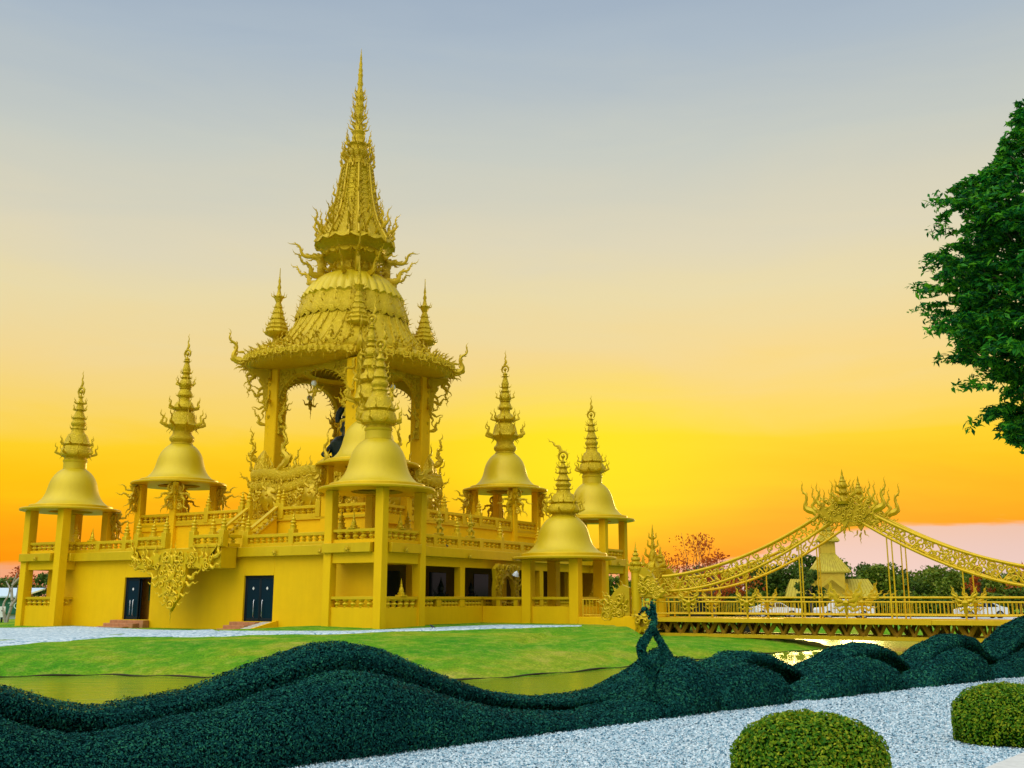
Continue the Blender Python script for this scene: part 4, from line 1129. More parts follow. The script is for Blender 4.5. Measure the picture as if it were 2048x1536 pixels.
# dark seated deity under the pavilion roof
st = tthing('dark_deity_statue', 'dark green bronze deity seated on a gold throne under the pavilion roof', 'statue', -.05, -.05, 7.25, rz=R(30))
b = MB(); b.box(-1.5, 1.5, -1.5, 1.5, 0, 1.0, b=.08); b.lathe([(1.6, 1.0), (1.75, 1.2), (1.5, 1.45), (1.65, 1.7), (1.3, 1.9)], 24, rm=lambda t, i: 1 + .05 * math.cos(12 * t))
for q in range(12): b.add(*KR[0], TR(rz=q * math.pi / 6) @ TR(1.5, 0, 1.4, ry=R(20), s=.8))
b.build('throne', M_CARV, st)
b = MB()
b.lathe([(1.35, 1.85), (1.45, 2.2), (1.1, 2.55), (.85, 2.9), (.95, 3.5), (1.0, 3.9), (.7, 4.25), (.35, 4.4), (.33, 4.6)], 20, rm=lambda t, i: 1 + .12 * math.cos(2 * t))
b.lathe([(.3, 4.5), (.5, 4.7), (.55, 5.0), (.45, 5.3), (.5, 5.4), (.35, 5.7), (.25, 5.9), (.1, 6.3), (.02, 6.6)], 16)
for s in (-1, 1):
    if s > 0: b.tube([(s * .9, 0, 4.0), (s * 1.5, -.1, 3.9), (s * 1.75, -.3, 4.5), (s * 1.5, -.4, 5.2), (s * 1.2, -.4, 5.6)], [.34, .32, .28, .24, .2], 10)
    b.tube([(s * .9, -.1, 3.7), (s * 1.4, -.4, 3.1), (s * .9, -1.0, 2.8)], [.26, .22, .16], 8)
    b.tube([(s * .6, -.2, 2.2), (s * 1.5, -.7, 2.2), (s * .5, -1.2, 2.1)], [.4, .36, .25], 8)
b.tube([(0, -.5, 4.9), (0, -.9, 4.5), (.15, -1.0, 3.9), (.4, -.95, 3.5), (.55, -.9, 3.7)], [.2, .17, .14, .11, .08], 8)
b.tube([(.7 * math.cos(R(200 - 22 * q)), .3, 5.6 + .8 * math.sin(R(200 - 22 * q))) for q in range(12)], .22, 10)
b.build('deity_body', M_DARK, st)
# ------------------------------------------------------------------ bridge
BX, BY = 31.9, -1.44
br = tthing('footbridge', 'golden suspension footbridge with sagging lattice arches and a flame crest over the canal', 'bridge', BX, BY, 0)
U0, U1, BW = -10.15, 13.6, 1.6
ZD = .32
b = MB(); b.box(U0, U1, -BW - .12, BW + .12, ZD - .05, ZD); b.box(U0, U1, -BW - .2, -BW, ZD - .16, ZD + .05); b.box(U0, U1, BW, BW + .2, ZD - .16, ZD + .05)
b.build('deck', M_STEEL, br)
b = MB(); b.box(-3.0, 3.4, -BW - .24, -BW - .205, ZD - .17, ZD + .07); b.build('deck_plate', M_STEEL, br)
zb_ = -.46
for v in (-BW + .25, BW - .25):
    b = MB(); b.box(U0, U1, v - .09, v + .09, zb_ - .09, zb_ + .09); b.build('bottom_chord', M_STEEL, br)
u = U0 + .5; k = 0
M_SHADE = gold('bridge_shaded_paint', (.36, .19, .008), .6, 0.0)  # bridge paint darkened, the shade below the deck put into the colour
while u < U1:
    w_ = .06 if k % 2 else .10; d = .27 if k % 2 else .40
    for v, s in ((-BW + .25, -1), (BW - .25, 1)):
        b = MB()
        for du in (-d, d):
            b.tube([(u, v, zb_ + .05), (u + du, v, ZD - .06)], w_, 4)
            b.tube([(u, v, zb_ + .05), (u + du * .6, v - s * 1.0, ZD - .06)], w_ * .8, 4)
        b.lathe([(.10, 0), (.12, .1), (.05, .16)], 8, TR(u, v, zb_ + .08))
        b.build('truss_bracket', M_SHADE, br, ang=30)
    u += .72; k += 1
posts = sorted([on_front(px, 1200, BY - BW)[0] - BX for px in (1300, 1378, 1494, 1603, 1692, 1782, 1930, 2060)])
posts = [U0 + .1] + [p for p in posts if p > U0 + .4] + [U1 - .2]
for sv in (-1, 1):
    v = sv * BW
    for p in posts:
        b = MB(); b.box(p - .04, p + .04, v - .04, v + .04, ZD, 1.36); b.build('rail_post', M_STEEL, br)
    for a, c in zip(posts, posts[1:]):
        b = MB()
        b.tube([(a, v, 1.32), (c, v, 1.32)], .045, 8); b.tube([(a, v, 1.12), (c, v, 1.12)], .035, 8); b.tube([(a, v, .56), (c, v, .56)], .035, 8)
        n = max(2, int((c - a) / .165))
        for q in range(1, n): b.tube([(a + (c - a) * q / n, v, .56), (a + (c - a) * q / n, v, 1.12)], .016, 5)
        b.build('railing_panel', M_STEEL, br)
def chord(pts): return sorted([(lambda q: (q[0] - BX, q[1]))(on_front(px, py, BY - BW)) for px, py in pts])
CLO = chord([(1322, 1182), (1400, 1173), (1450, 1161), (1503, 1142), (1560, 1112), (1624, 1068), (1682, 1030)])
CUP = chord([(1331, 1153), (1420, 1134), (1460, 1122), (1503, 1107), (1560, 1078), (1624, 1038), (1682, 1000)])
def cat(c, u): return interp(c, -abs(u))
def smooth_c(c):
    xs = np.array([p[0] for p in c]); zs = np.array([p[1] for p in c]); co = np.polyfit(xs, zs, 3)
    return lambda u: float(np.polyval(co, max(-abs(u), xs[0])))
flo, fup = smooth_c(CLO), smooth_c(CUP)
ua = CLO[0][0] + .1
for sv in (-1, 1):
    v = sv * BW
    for sd in (-1, 1):
        us = [sd * (-ua) * q / 30 for q in range(31)]
        b = MB(); b.tube([(u, v, flo(u)) for u in us], .065, 8); b.build('lower_cable', M_STEEL, br)
        b = MB(); b.tube([(u, v, fup(u)) for u in us], .075, 8); b.tube([(u, v + .12, fup(u) - .03) for u in us], .05, 8); b.build('upper_cable', M_STEEL, br)
        b = MB(); n = 16
        for q in range(n):
            a, c = us[int(30 * q / n)], us[int(30 * (q + 1) / n)]
            if q % 2: b.tube([(a, v, flo(a)), (c, v, fup(c))], .035, 6)
            else: b.tube([(a, v, fup(a)), (c, v, flo(c))], .035, 6)
        b.build('lattice', M_STEEL, br)
        b = MB(); rr = random.Random(5 + sv)
        for q in range(46):
            u = sd * (.9 + (-ua - 1.0) * q / 46); z0, z1 = flo(u), fup(u); z = z0 + (z1 - z0) * (.3 + .4 * (q % 2))
            if rr.random() < .6: scroll(b, TR(u, v, z, ry=rr.uniform(0, 6.3)), rr.uniform(.14, .24), .045, 1.2, rr.choice((-1, 1)))
            else: b.add(*KR[rr.choice((0, 2, 3))], TR(u, v, z - .15, ry=rr.uniform(-1.4, 1.4), s=(.5, .8, .45)))
        b.build('vine_ornament', M_FLAME, br)
    for u in (posts[2], posts[3], posts[4], posts[4] + .12, posts[6], posts[6] + .2, posts[7]):
        b = MB(); b.tube([(u, v, ZD), (u, v, flo(u))], .032, 6); b.build('hanger', M_STEEL, br)
    for i in (2, 3, 5, 7):
        u = posts[i]; b = MB(); s_ = 1.0 if i != 5 else 1.45
        b.lathe([(.02, -.62), (.09, -.45), (.06, -.3), (.16, -.1), (.10, .0)], 8, TR(u, v - .06, 1.2))
        for sd in (-1, 1):
            for (x, z, an, sc, kk) in ((.05, 1.0, 50, .6, 0), (.1, 1.15, 24, .8, 1), (.05, .85, 75, .45, 0), (.3, 1.3, 12, .55, 2)): b.add(*KR[kk], TR(u + sd * x * s_, v - .05, z, ry=sd * R(an), s=(sd * sc * s_, sc * 1.2, sc * s_)))
            if i == 5:
                for q in range(4): b.add(*KR[3], TR(u + sd * (.35 + .35 * q), v - .05, 1.25, ry=sd * R(45), s=(sd * .5, .7, .5)))
        b.build('rail_ornament', M_FLAME, br)
    # crest
    b = MB()
    plate = mirror([(0, 4.45), (.2, 4.72), (.7, 4.70), (1.2, 4.86), (1.6, 5.15), (1.3, 5.45), (.85, 5.42), (.4, 5.7), (0, 6.0)][::1])
    b.prism(plate, v - .1, v + .1)
    relief(b, TR(0, v - .14, 0), lambda x, z: abs(x) < 1.6 and 4.7 < z < 5.7 and z > 4.5 + abs(x) * .3, -1.6, 1.6, 4.6, 5.8, .34, 77, dep=.1)
    for sd in (-1, 1):
        for (x, z, an, sc, kk) in ((1.7, 5.1, 16, 1.75, 0), (1.55, 5.2, 4, 1.35, 1), (1.2, 5.4, 6, 1.25, 0), (.85, 5.5, 12, .85, 2), (1.6, 4.95, 78, .75, 0), (1.4, 4.85, 100, .65, 0), (.8, 4.75, 140, .6, 3), (.3, 5.7, 12, 1.05, 2), (.42, 5.6, 25, .8, 0), (.2, 4.5, 130, .45, 2), (1.9, 5.3, 40, .5, 2)):
            b.add(*KR[kk], TR(sd * x, v - .03, z, ry=sd * R(an), s=(sd * sc, sc * 1.3, sc)))
    b.add(*KR[4], TR(0, v, 4.4, ry=R(180), s=(.9, 1.3, .6)))
    b.lathe([(.36, 5.5), (.40, 5.62), (.24, 5.75), (.20, 5.9), (.30, 6.0), (.22, 6.1), (.17, 6.2), (.25, 6.28), (.24, 6.4), (.15, 6.52), (.18, 6.56), (.10, 6.68), (.12, 6.72), (.05, 6.85), (.06, 6.9), (.005, 7.15)], 14, TR(0, v, 0), rm=lambda t, i: 1 + .08 * math.cos(5 * t))
    for z_, r_, h_ in ((5.65, .38, .6), (6.02, .28, .5), (6.3, .24, .45)):
        for q in range(8): b.add(*KR[0], TR(0, v, 0, rz=q * math.pi / 4) @ TR(r_, 0, z_, ry=R(24), s=h_))
    for a_ in b.V: a_[:, 0] *= .77
    b.build('crest', M_FLAME, br)
# abutment with gate
ab = tthing('bridge_abutment', 'plain yellow approach wall carrying the path from the kiosk to the bridge', 'wall', BX, BY, 0)
xa0, xa1 = x7 + 1.75 - BX, U0 - .02
b = MB(); b.box(xa0, xa1, -BW - .28, BW + .28, -1.6, .36, b=.03); b.box(xa1 - .9, xa1 + .004, -BW - .32, BW + .32, -1.6, .40, b=.02)
b.build('wall', M_WALL, ab)
b = MB(); b.box(xa1 + .005, xa1 + 1.0, -1.3, 1.3, -1.6, -.55, b=.1); b.build('footing', M_WALL, ab)
fn = tthing('picket_railing', 'short golden picket railing between the bell kiosk and the wave carving', 'railing', BX, BY, 0)
b = MB()
for z in (.45, 1.22): b.tube([(xa0 + .1, -BW, z), (xa0 + 1.9, -BW, z)], .03, 6)
b.build('rails', M_STEEL, fn)
for q in range(10):
    p = MB(); p.tube([(xa0 + .15 + q * .19, -BW, .37), (xa0 + .15 + q * .19, -BW, 1.22)], .02 if q else .05, 6); p.build('picket', M_STEEL, fn)
def wave_carving(label, ux, v, L, hgt, sd):
    t = tthing('wave_carving', label, 'carving', BX + ux, BY + v, .36, 'carved wave dragons at the bridge gate')
    rr = random.Random(int(ux * 10)); b = MB()
    out = [(0, 0), (sd * L, 0), (sd * L, hgt), (sd * L * .75, hgt * 1.1), (sd * L * .45, hgt * .85), (sd * L * .2, hgt * .45), (0, hgt * .3)]
    b.prism(out, -.12, .12)
    for q in range(26):
        s = rr.uniform(.05, 1); x = sd * L * s; z = rr.uniform(.1, .9) * hgt * (.35 + .65 * s)
        if q % 2: b.add(*KR[rr.choice((0, 1, 3))], TR(x, -.14, z, ry=-sd * R(rr.uniform(50, 110)), s=(-sd * .8, 1.6, .8)))
        else: scroll(b, TR(x, -.16, z, ry=rr.uniform(0, 6)), rr.uniform(.14, .3), .06, 1.3, sd)
    for q in range(7): b.add(*KR[q % 4], TR(sd * L * (.15 + .13 * q), 0, hgt * (.4 + .1 * q), ry=-sd * R(40), s=(-sd * .6, 1, .6)))
    b.build('carving', M_FLAME, t); return t
XP = on_front(1273, 1190, BY - BW)[0] - BX
wave_carving('golden wave carving left of the near gate pillar', XP - 1.85, -BW - .1, 1.55, 1.45, 1)
wave_carving('scaly dragon head carving right of the near gate pillar, where the arch begins', U0 + .05 + 1.1, -BW, 1.25, 1.35, -1).location.z = 1.35
wave_carving('scaly dragon head carving where the far arch begins', U0 + .05 + 1.1, BW, 1.25, 1.35, -1).location.z = 1.35
for v, lb in ((-BW, 'near round gate pillar with a stepped pinnacle at the bridge head'), (BW, 'far gate pillar whose pinnacle shows behind the dragon head')):
    t = tthing('gate_pillar', lb, 'pillar', BX + XP, BY + v, .36, 'pillars of the bridge gate')
    MB().lathe([(.30, 0), (.30, .12), (.26, .16), (.25, 2.2), (.30, 2.24), (.30, 2.36)], 24).build('shaft', M_TRIM, t)
    b = MB(); b.lathe([(.36, 2.34), (.36, 2.44), (.25, 2.52), (.32, 2.6), (.3, 2.7), (.18, 2.76), (.25, 2.84), (.22, 2.94), (.12, 3.0), (.17, 3.07), (.13, 3.16), (.07, 3.2), (.10, 3.26), (.04, 3.42), (.005, 3.75)], 14, rm=lambda t, i: 1 + .05 * math.cos(4 * t))
    b.build('pinnacle', M_CARV2, t)
    for q in range(4): flame(t, TR(rz=R(90 * q)) @ TR(.3, 0, 2.5, ry=R(10), s=.5), 2)
t = tthing('gate_spire', 'slender flame spire rising between the two gate pillars', 'spire', BX + XP + .1, BY + .4, .36)
b = MB(); b.lathe([(.34, 2.0), (.4, 2.5), (.2, 2.8), (.26, 3.0), (.12, 3.4), (.14, 3.5), (.07, 3.9), (.09, 4.0), (.005, 4.75)], 12)
b.box(-.12, .12, -2.0, 1.2, 2.0, 2.3); b.build('spire', M_CARV2, t)
for z, r, h in ((2.5, .36, .75), (3.0, .24, .6), (3.5, .13, .5), (3.95, .08, .4)):
    for q in range(6): flame(t, TR(rz=q * math.pi / 3) @ TR(r, 0, z, ry=R(14), s=h), 2)
t = tthing('guardian_mask', 'curling golden guardian mask on the end wall under the bridge', 'carving', BX + U0 + .1, BY - BW - .36, 0)
b = MB(); b.lathe([(.001, -.2), (.35, -.12), (.45, .05), (.2, .12)], 12, TR(.1, 0, .1, rx=R(90)))
for (x, z, an, sc, kk, sd) in ((.1, .3, 30, .6, 0, 1), (.3, .2, 70, .75, 1, 1), (.3, -.1, 95, .8, 0, 1), (.2, -.3, 120, .6, 0, 1), (-.1, .3, -20, .6, 0, -1), (-.2, .1, -60, .5, 3, -1), (-.2, -.2, -110, .5, 0, -1), (0, -.3, 170, .6, 2, 1)):
    b.add(*KR[kk], TR(x, -.1, z + .1, ry=R(an), s=(sd * sc, 1, sc)))
for s in (-1, 1): scroll(b, TR(.1 + .2 * s, -.2, .2), .16, .05, 1.2, s)
b.build('mask', M_FLAME, t)
# ------------------------------------------------------------------ foliage
def leaf_mat(name, stops, trans=.3, rough=.6, spec=.2):
    m = bpy.data.materials.new(name); m.use_nodes = True; t = NT(m.node_tree); m.node_tree.nodes.clear()
    ri = t.n('ShaderNodeNewGeometry').outputs['Random Per Island']
    ob = t.n('ShaderNodeTexCoord').outputs['Object']
    nz = t.n('ShaderNodeTexNoise', inp={'Vector': ob, 'Scale': 1.3, 'Detail': 3.0})
    fac = t.m('ADD', t.m('MULTIPLY', ri, .6), t.m('MULTIPLY', nz.outputs['Fac'], .5), clamp=True)
    c = t.ramp(fac, stops)
    b = t.n('ShaderNodeBsdfPrincipled', inp={'Base Color': c, 'Roughness': rough, 'Specular IOR Level': spec})
    tr = t.n('ShaderNodeBsdfTranslucent', inp={0: c})
    mx = t.n('ShaderNodeMixShader', inp={0: trans, 1: b.outputs[0], 2: tr.outputs[0]})
    t.n('ShaderNodeOutputMaterial', inp={0: mx.outputs[0]})
    return m
M_TEAL = leaf_mat('hedge_leaf', [(.1, (.0005, .012, .015)), (.40, (.002, .040, .041)), (.66, (.007, .088, .074)), (.96, (.035, .20, .085))], .1, .75, .06)
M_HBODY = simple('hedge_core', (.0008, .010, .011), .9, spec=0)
M_BUSH = leaf_mat('bush_leaf', [(.12, (.010, .08, .002)), (.40, (.05, .19, .003)), (.62, (.17, .30, .004)), (.92, (.45, .42, .012))], .3)
M_BBODY = simple('bush_core', (.004, .020, .001), .9, spec=0)
M_TREE = leaf_mat('tree_leaf', [(.15, (.002, .035, .018)), (.38, (.007, .11, .022)), (.58, (.02, .23, .014)), (.9, (.13, .44, .01))], .38)
M_BGL = [leaf_mat('far_leaf_a', [(.1, (.02, .055, .008)), (.5, (.06, .13, .012)), (1, (.17, .21, .03))], .25),
         leaf_mat('far_leaf_b', [(.1, (.03, .07, .006)), (.5, (.11, .19, .010)), (1, (.28, .28, .03))], .25),
         leaf_mat('far_leaf_dry', [(.1, (.24, .03, .006)), (.5, (.50, .09, .012)), (1, (.65, .22, .03))], .5)]
def leaves(P_, N_, size, aspect, seed=0, jit=.55):
    """diamond leaves at points P_ roughly facing N_"""
    r = np.random.default_rng(seed); n = len(P_)
    N_ = N_ + r.normal(0, jit, (n, 3)); N_ /= np.linalg.norm(N_, axis=1)[:, None] + 1e-9
    t = r.normal(0, 1, (n, 3)); t -= N_ * (t * N_).sum(1)[:, None]; t /= np.linalg.norm(t, axis=1)[:, None] + 1e-9
    b = np.cross(N_, t); s = (np.asarray(size) * r.uniform(.6, 1.35, n))[:, None]
    V = np.stack([P_ - t * s, P_ + b * s * aspect + N_ * s * .15, P_ + t * s, P_ - b * s * aspect + N_ * s * .15], 1)
    return V.reshape(-1, 3)
def leaf_obj(name, V, m, parent=None):
    Q = np.arange(len(V)).reshape(-1, 4)
    o = bpy.data.objects.new(name, fast(name, V, Q, m)); COL.objects.link(o)
    if parent is not None: o.parent = parent
    return o
def sample(V, Q, n, seed):
    r = np.random.default_rng(seed); V = np.asarray(V, float); Q = np.asarray(Q)
    T = np.concatenate([Q[:, [0, 1, 2]], Q[:, [0, 2, 3]]])
    a, b, c = V[T[:, 0]], V[T[:, 1]], V[T[:, 2]]; nr = np.cross(b - a, c - a); ar = np.linalg.norm(nr, axis=1)
    k = r.choice(len(T), n, p=ar / ar.sum()); u, v = r.uniform(0, 1, n), r.uniform(0, 1, n)
    f = u + v > 1; u[f], v[f] = 1 - u[f], 1 - v[f]
    return a[k] + (b - a)[k] * u[:, None] + (c - a)[k] * v[:, None], nr[k] / (ar[k][:, None] + 1e-12), ar.sum() / 2
def base_at(px):
    for (a, pa), (c, pc) in zip(zip([h[0] for h in hb], HEDGE_BASE), zip([h[0] for h in hb][1:], HEDGE_BASE[1:])):
        if px <= c or c == hb[-1][0]:
            t = (px - a) / (c - a); return Vector((pa[0] + (pc[0] - pa[0]) * t, pa[1] + (pc[1] - pa[1]) * t, 0))
def hedge_part(name, prof, off, th, parent, seed, dens=6000, lift=0, zbot=None, bulge=.06, m=M_TEAL, lsz=.00140):
    """a clipped hedge run; prof = top outline measured in the photo"""
    p0, p1 = prof[0][0], prof[-1][0]; n = max(12, int((p1 - p0) / 9)); st = []
    for i in range(n + 1):
        px = p0 + (p1 - p0) * i / n
        b0 = base_at(px); d = (base_at(px + 15) - base_at(px - 15)).normalized(); nn = Vector((-d.y, d.x, 0))
        if nn.y < 0: nn = -nn
        c = b0 + nn * (off + th * .5)
        # slide along the hedge so the crest is seen at px
        for _ in range(3):
            z = Zo(c.y, interp(prof, px)); pp = 1024 + F_PX * c.x / (c.y * cp + (z - CAM_H) * sp); c = c + d * ((px - pp) * mpp(c.y, z) / max(.3, d.x - d.y * c.x / c.y))
        z = Zo(c.y, interp(prof, px))
        st.append((c, nn, z))
    sec = [(-.50, 0), (-.54, .25), (-.56, .5), (-.52, .72), (-.42, .88), (-.25, .97), (0, 1), (.25, .97), (.42, .88), (.52, .7), (.55, .4), (.5, 0)]
    if off == 0: sec = [(-.50, 0), (-.52, .2), (-.50, .38), (-.44, .56), (-.34, .74), (-.19, .90), (0, 1), (.22, .98), (.40, .86), (.5, .68), (.55, .4), (.5, 0)]
    else: sec = [(-.26, 0), (-.32, .3), (-.40, .5), (-.52, .68), (-.60, .80), (-.56, .91), (-.36, .985), (0, 1), (.36, .98), (.52, .86), (.55, .5), (.5, 0)]
    if off and p0 > 1350: sec = [(-.20, 0), (-.24, .4), (-.32, .64), (-.50, .76), (-.62, .85), (-.58, .94), (-.36, .99), (0, 1), (.36, .98), (.52, .86), (.55, .5), (.5, 0)]
    K = len(sec); V = []
    zb0 = FZ - .02 if zbot is None else zbot
    for i, (c, nn, z) in enumerate(st):
        e = min(1, min(i, n - i) / 3.0 + .25)
        for (o, h) in sec:
            q = c + nn * (o * th * e)
            nzv = .014 * math.sin(q.x * 5.1 + q.y * 3.3 + h * 4) + .012 * math.sin(q.x * 9.7 - q.y * 7.1 + h * 9) + .010 * math.sin(q.x * 23 + q.y * 19 + h * 17)
            V.append((q.x + nn.x * nzv, q.y + nn.y * nzv, zb0 + (z - zb0) * h + nzv * .5 * h))
    Q = []
    for i in range(n):
        for k in range(K - 1): o = i * K + k; Q.append((o, o + K, o + K + 1, o + 1))
    V = np.array(V); Q = np.array(Q)
    Pn, Nn, area = sample(V, Q, 10, 1)
    Pn, Nn, area = sample(V, Q, 4000, seed)
    if np.mean(Nn[:, 2] * (Pn[:, 2] > np.median(Pn[:, 2]))) < 0: Q = Q[:, ::-1]
    vn = np.zeros_like(V); fnrm = np.cross(V[Q[:, 1]] - V[Q[:, 0]], V[Q[:, 2]] - V[Q[:, 0]])
    for k_ in range(4): np.add.at(vn, Q[:, k_], fnrm)
    vn /= np.linalg.norm(vn, axis=1)[:, None] + 1e-9
    core = put(name, fast(name, V - vn * .045, Q, M_HBODY, True), parent)
    r = np.random.default_rng(seed)
    T_ = np.concatenate([Q[:, [0, 1, 2]], Q[:, [0, 2, 3]]]); ta = np.linalg.norm(np.cross(V[T_[:, 1]] - V[T_[:, 0]], V[T_[:, 2]] - V[T_[:, 0]]), axis=1)
    ns = int(area * dens); kk_ = r.choice(len(T_), ns, p=ta / ta.sum()); bc = r.dirichlet((1, 1, 1), ns)[:, :, None]
    Pn = (V[T_[kk_]] * bc).sum(1); Nn = (vn[T_[kk_]] * bc).sum(1); Nn /= np.linalg.norm(Nn, axis=1)[:, None] + 1e-9
    Pn = Pn + Nn * r.uniform(-.025, .03, ns)[:, None]
    stray = r.random(len(Pn)) < .03; Pn[stray] += Nn[stray] * r.uniform(.01, .035, stray.sum())[:, None]
    leaf_obj('leaves', leaves(Pn, Nn, lsz * np.maximum(Pn[:, 1], 8), .46, seed, .36), m, core)
    return core
BACK = [(-820, 1255), (-620, 1330), (-420, 1350), (-260, 1330), (-120, 1345), (0, 1375), (100, 1405), (190, 1415), (300, 1400), (400, 1375), (480, 1345), (560, 1310), (620, 1293), (680, 1287), (740, 1297), (800, 1324), (860, 1350), (940, 1380), (1040, 1397), (1150, 1393), (1220, 1374), (1265, 1347), (1300, 1318), (1322, 1298), (1332, 1300)]
FRONTP = [(-820, 1400), (-620, 1440), (-420, 1440), (-260, 1420), (0, 1440), (60, 1460), (150, 1476), (300, 1452), (450, 1420), (560, 1385), (640, 1355), (690, 1345), (760, 1351), (830, 1375), (900, 1400), (1000, 1422), (1150, 1430), (1250, 1408), (1310, 1370), (1345, 1335), (1372, 1312), (1386, 1325), (1398, 1365), (1402, 1400)]
def hth(label, px):
    b0 = base_at(px); return thing('topiary_hedge', label, 'hedge', (0, 0, 0), 0, 'wave shaped topiary hedges along the forecourt')
t = hth('longest dark topiary hedge, a big double wave sweeping across the left foreground', 500)
hedge_part('back_wave', BACK, 1.05, .6, t, 11); hedge_part('front_wave', FRONTP, .0, .9, t, 12)
t = hth('topiary hedge hump next right of the long wave hedge, a rounded dome before an arch', 1480)
hedge_part('back_wave', [(1372, 1392), (1385, 1352), (1420, 1325), (1470, 1305), (1510, 1309), (1550, 1330), (1590, 1362), (1610, 1385)], 1.12, .62, t, 13)
hedge_part('front_wave', [(1388, 1425), (1392, 1372), (1430, 1346), (1490, 1330), (1538, 1341), (1558, 1365), (1566, 1412)], .0, .66, t, 14)
t = hth('topiary hedge hump in the middle of the right row, in front of the sunlit water', 1690)
hedge_part('back_wave', [(1560, 1385), (1580, 1352), (1620, 1330), (1680, 1296), (1720, 1287), (1755, 1300), (1790, 1336), (1812, 1365)], 1.12, .62, t, 15)
hedge_part('front_wave', [(1570, 1415), (1590, 1392), (1620, 1362), (1665, 1335), (1728, 1314), (1770, 1329), (1792, 1360), (1800, 1392)], .0, .66, t, 16)
t = hth('steep pointed topiary hedge hump third from the right end of the row', 1880)
hedge_part('back_wave', [(1780, 1372), (1800, 1330), (1850, 1292), (1895, 1270), (1922, 1275), (1936, 1300), (1970, 1322), (1985, 1350)], 1.12, .62, t, 17, m=M_TEAL)
hedge_part('front_wave', [(1785, 1395), (1800, 1370), (1860, 1330), (1920, 1297), (1950, 1309), (1966, 1345), (1972, 1368)], .0, .66, t, 18)
t = hth('tall topiary hedge cut by the right edge of the photo, below the bridge', 2048)
hedge_part('back_wave', [(1962, 1352), (1972, 1318), (2000, 1272), (2048, 1238), (2100, 1222), (2160, 1225), (2240, 1270), (2300, 1310)], 1.12, .7, t, 19)
hedge_part('front_wave', [(1975, 1362), (1985, 1345), (2030, 1318), (2080, 1290), (2140, 1280), (2220, 1300), (2300, 1330)], .0, .66, t, 20)
# twisted tendril topiary
def leafy_tube(name, parent, pts, rad, seed, dens=5200, m=M_TEAL, lsz=.03):
    b = MB(); b.tube(pts, rad, 8); V = np.concatenate(b.V); Q = np.array([f for f in b.F if len(f) == 4])
    core = put(name, fast(name, V, Q, M_HBODY, True), parent)
    Pn, Nn, area = sample(V, Q, 10, 1); Pn, Nn, area = sample(V, Q, max(30, int(area * dens)), seed)
    leaf_obj('leaves', leaves(Pn + Nn * .01, Nn, np.full(len(Pn), lsz), .42, seed), m, core)
def sm(pts, n=28):
    A = np.array(pts, float); k = np.arange(len(A)); s = np.linspace(0, len(A) - 1, n); out = []
    for x in s:
        i = int(min(x, len(A) - 2)); f = x - i; p0, p1, p2, p3 = A[max(i - 1, 0)], A[i], A[i + 1], A[min(i + 2, len(A) - 1)]
        out.append(.5 * ((2 * p1) + (p2 - p0) * f + (2 * p0 - 5 * p1 + 4 * p2 - p3) * f * f + (3 * p1 - p0 - 3 * p2 + p3) * f ** 3))
    return out
TY = 14.6
td = thing('tendril_topiary', 'slim twisted leafy tendril topiary sprouting from the hedge before the abutment', 'topiary', (0, 0, 0))
leafy_tube('main_stem', td, [tuple(P(x, y, TY)) for x, y in sm([(1306, 1400), (1300, 1345), (1285, 1312), (1284, 1290), (1298, 1268), (1308, 1245), (1306, 1222), (1304, 1204)])], [.05 * (1 - .82 * max(0, (q - 12) / 16)) for q in range(28)], 31)
leafy_tube('side_stem', td, [tuple(P(x, y, TY + .1)) for x, y in sm([(1307, 1258), (1314, 1272), (1324, 1290), (1330, 1300), (1326, 1315), (1312, 1335), (1304, 1365)])], [.028 + .022 * q / 28 for q in range(28)], 32)
leafy_tube('twig', td, [tuple(P(x, y, TY)) for x, y in sm([(1302, 1236), (1292, 1218), (1284, 1222), (1278, 1230)], 12)], [.025 * (1 - q / 14) for q in range(12)], 33, lsz=.022)
# clipped round bushes
def bush(label, cx, cy, rx, ry, hz, seed, dens=6500):
    t = thing('round_bush', label, 'bush', (cx, cy, FZ), 0, 'clipped round bushes on the gravel')
    V, Q = [], []; n, mrows = 48, 22
    for j in range(mrows + 1):
        a = -.42 + (math.pi / 2 + .42) * j / mrows
        for i in range(n):
            th = 2 * math.pi * i / n; r = max(.004, math.cos(a) ** .74)
            w = 1 + .03 * math.sin(3 * th + seed) + .03 * math.sin(6 * th + 5 * a) + .02 * math.sin(11 * th - 8 * a + seed)
            V.append((rx * r * math.cos(th) * w, ry * r * math.sin(th) * w, hz * .32 + hz * .68 * (math.sin(a) if a > 0 else math.sin(a) * 1.12) * w))
    for j in range(mrows):
        for i in range(n): Q.append((j * n + i, j * n + (i + 1) % n, (j + 1) * n + (i + 1) % n, (j + 1) * n + i))
    V = np.array(V); Q = np.array(Q)
    core = put('core', fast('core', V * .96, Q, M_BBODY, True), t)
    Pn, Nn, area = sample(V, Q, 10, 1); Pn, Nn, area = sample(V, Q, int(area * dens), seed)
    r = np.random.default_rng(seed)
    Pn = Pn + Nn * r.uniform(-.03, .018, len(Pn))[:, None]
    leaf_obj('leaves', leaves(Pn, Nn, np.full(len(Pn), .0165), .5, seed), M_BUSH, core)
g = G(1622, 1600, FZ)
bush('nearest clipped round bush, cut by the bottom edge of the photo', g.x, g.y, .635, .60, .655, 3)
g = G(2032, 1492, FZ)
bush('second clipped round bush on the gravel, cut by the right edge', g.x + .06, g.y + .25, .60, .55, .62, 5)
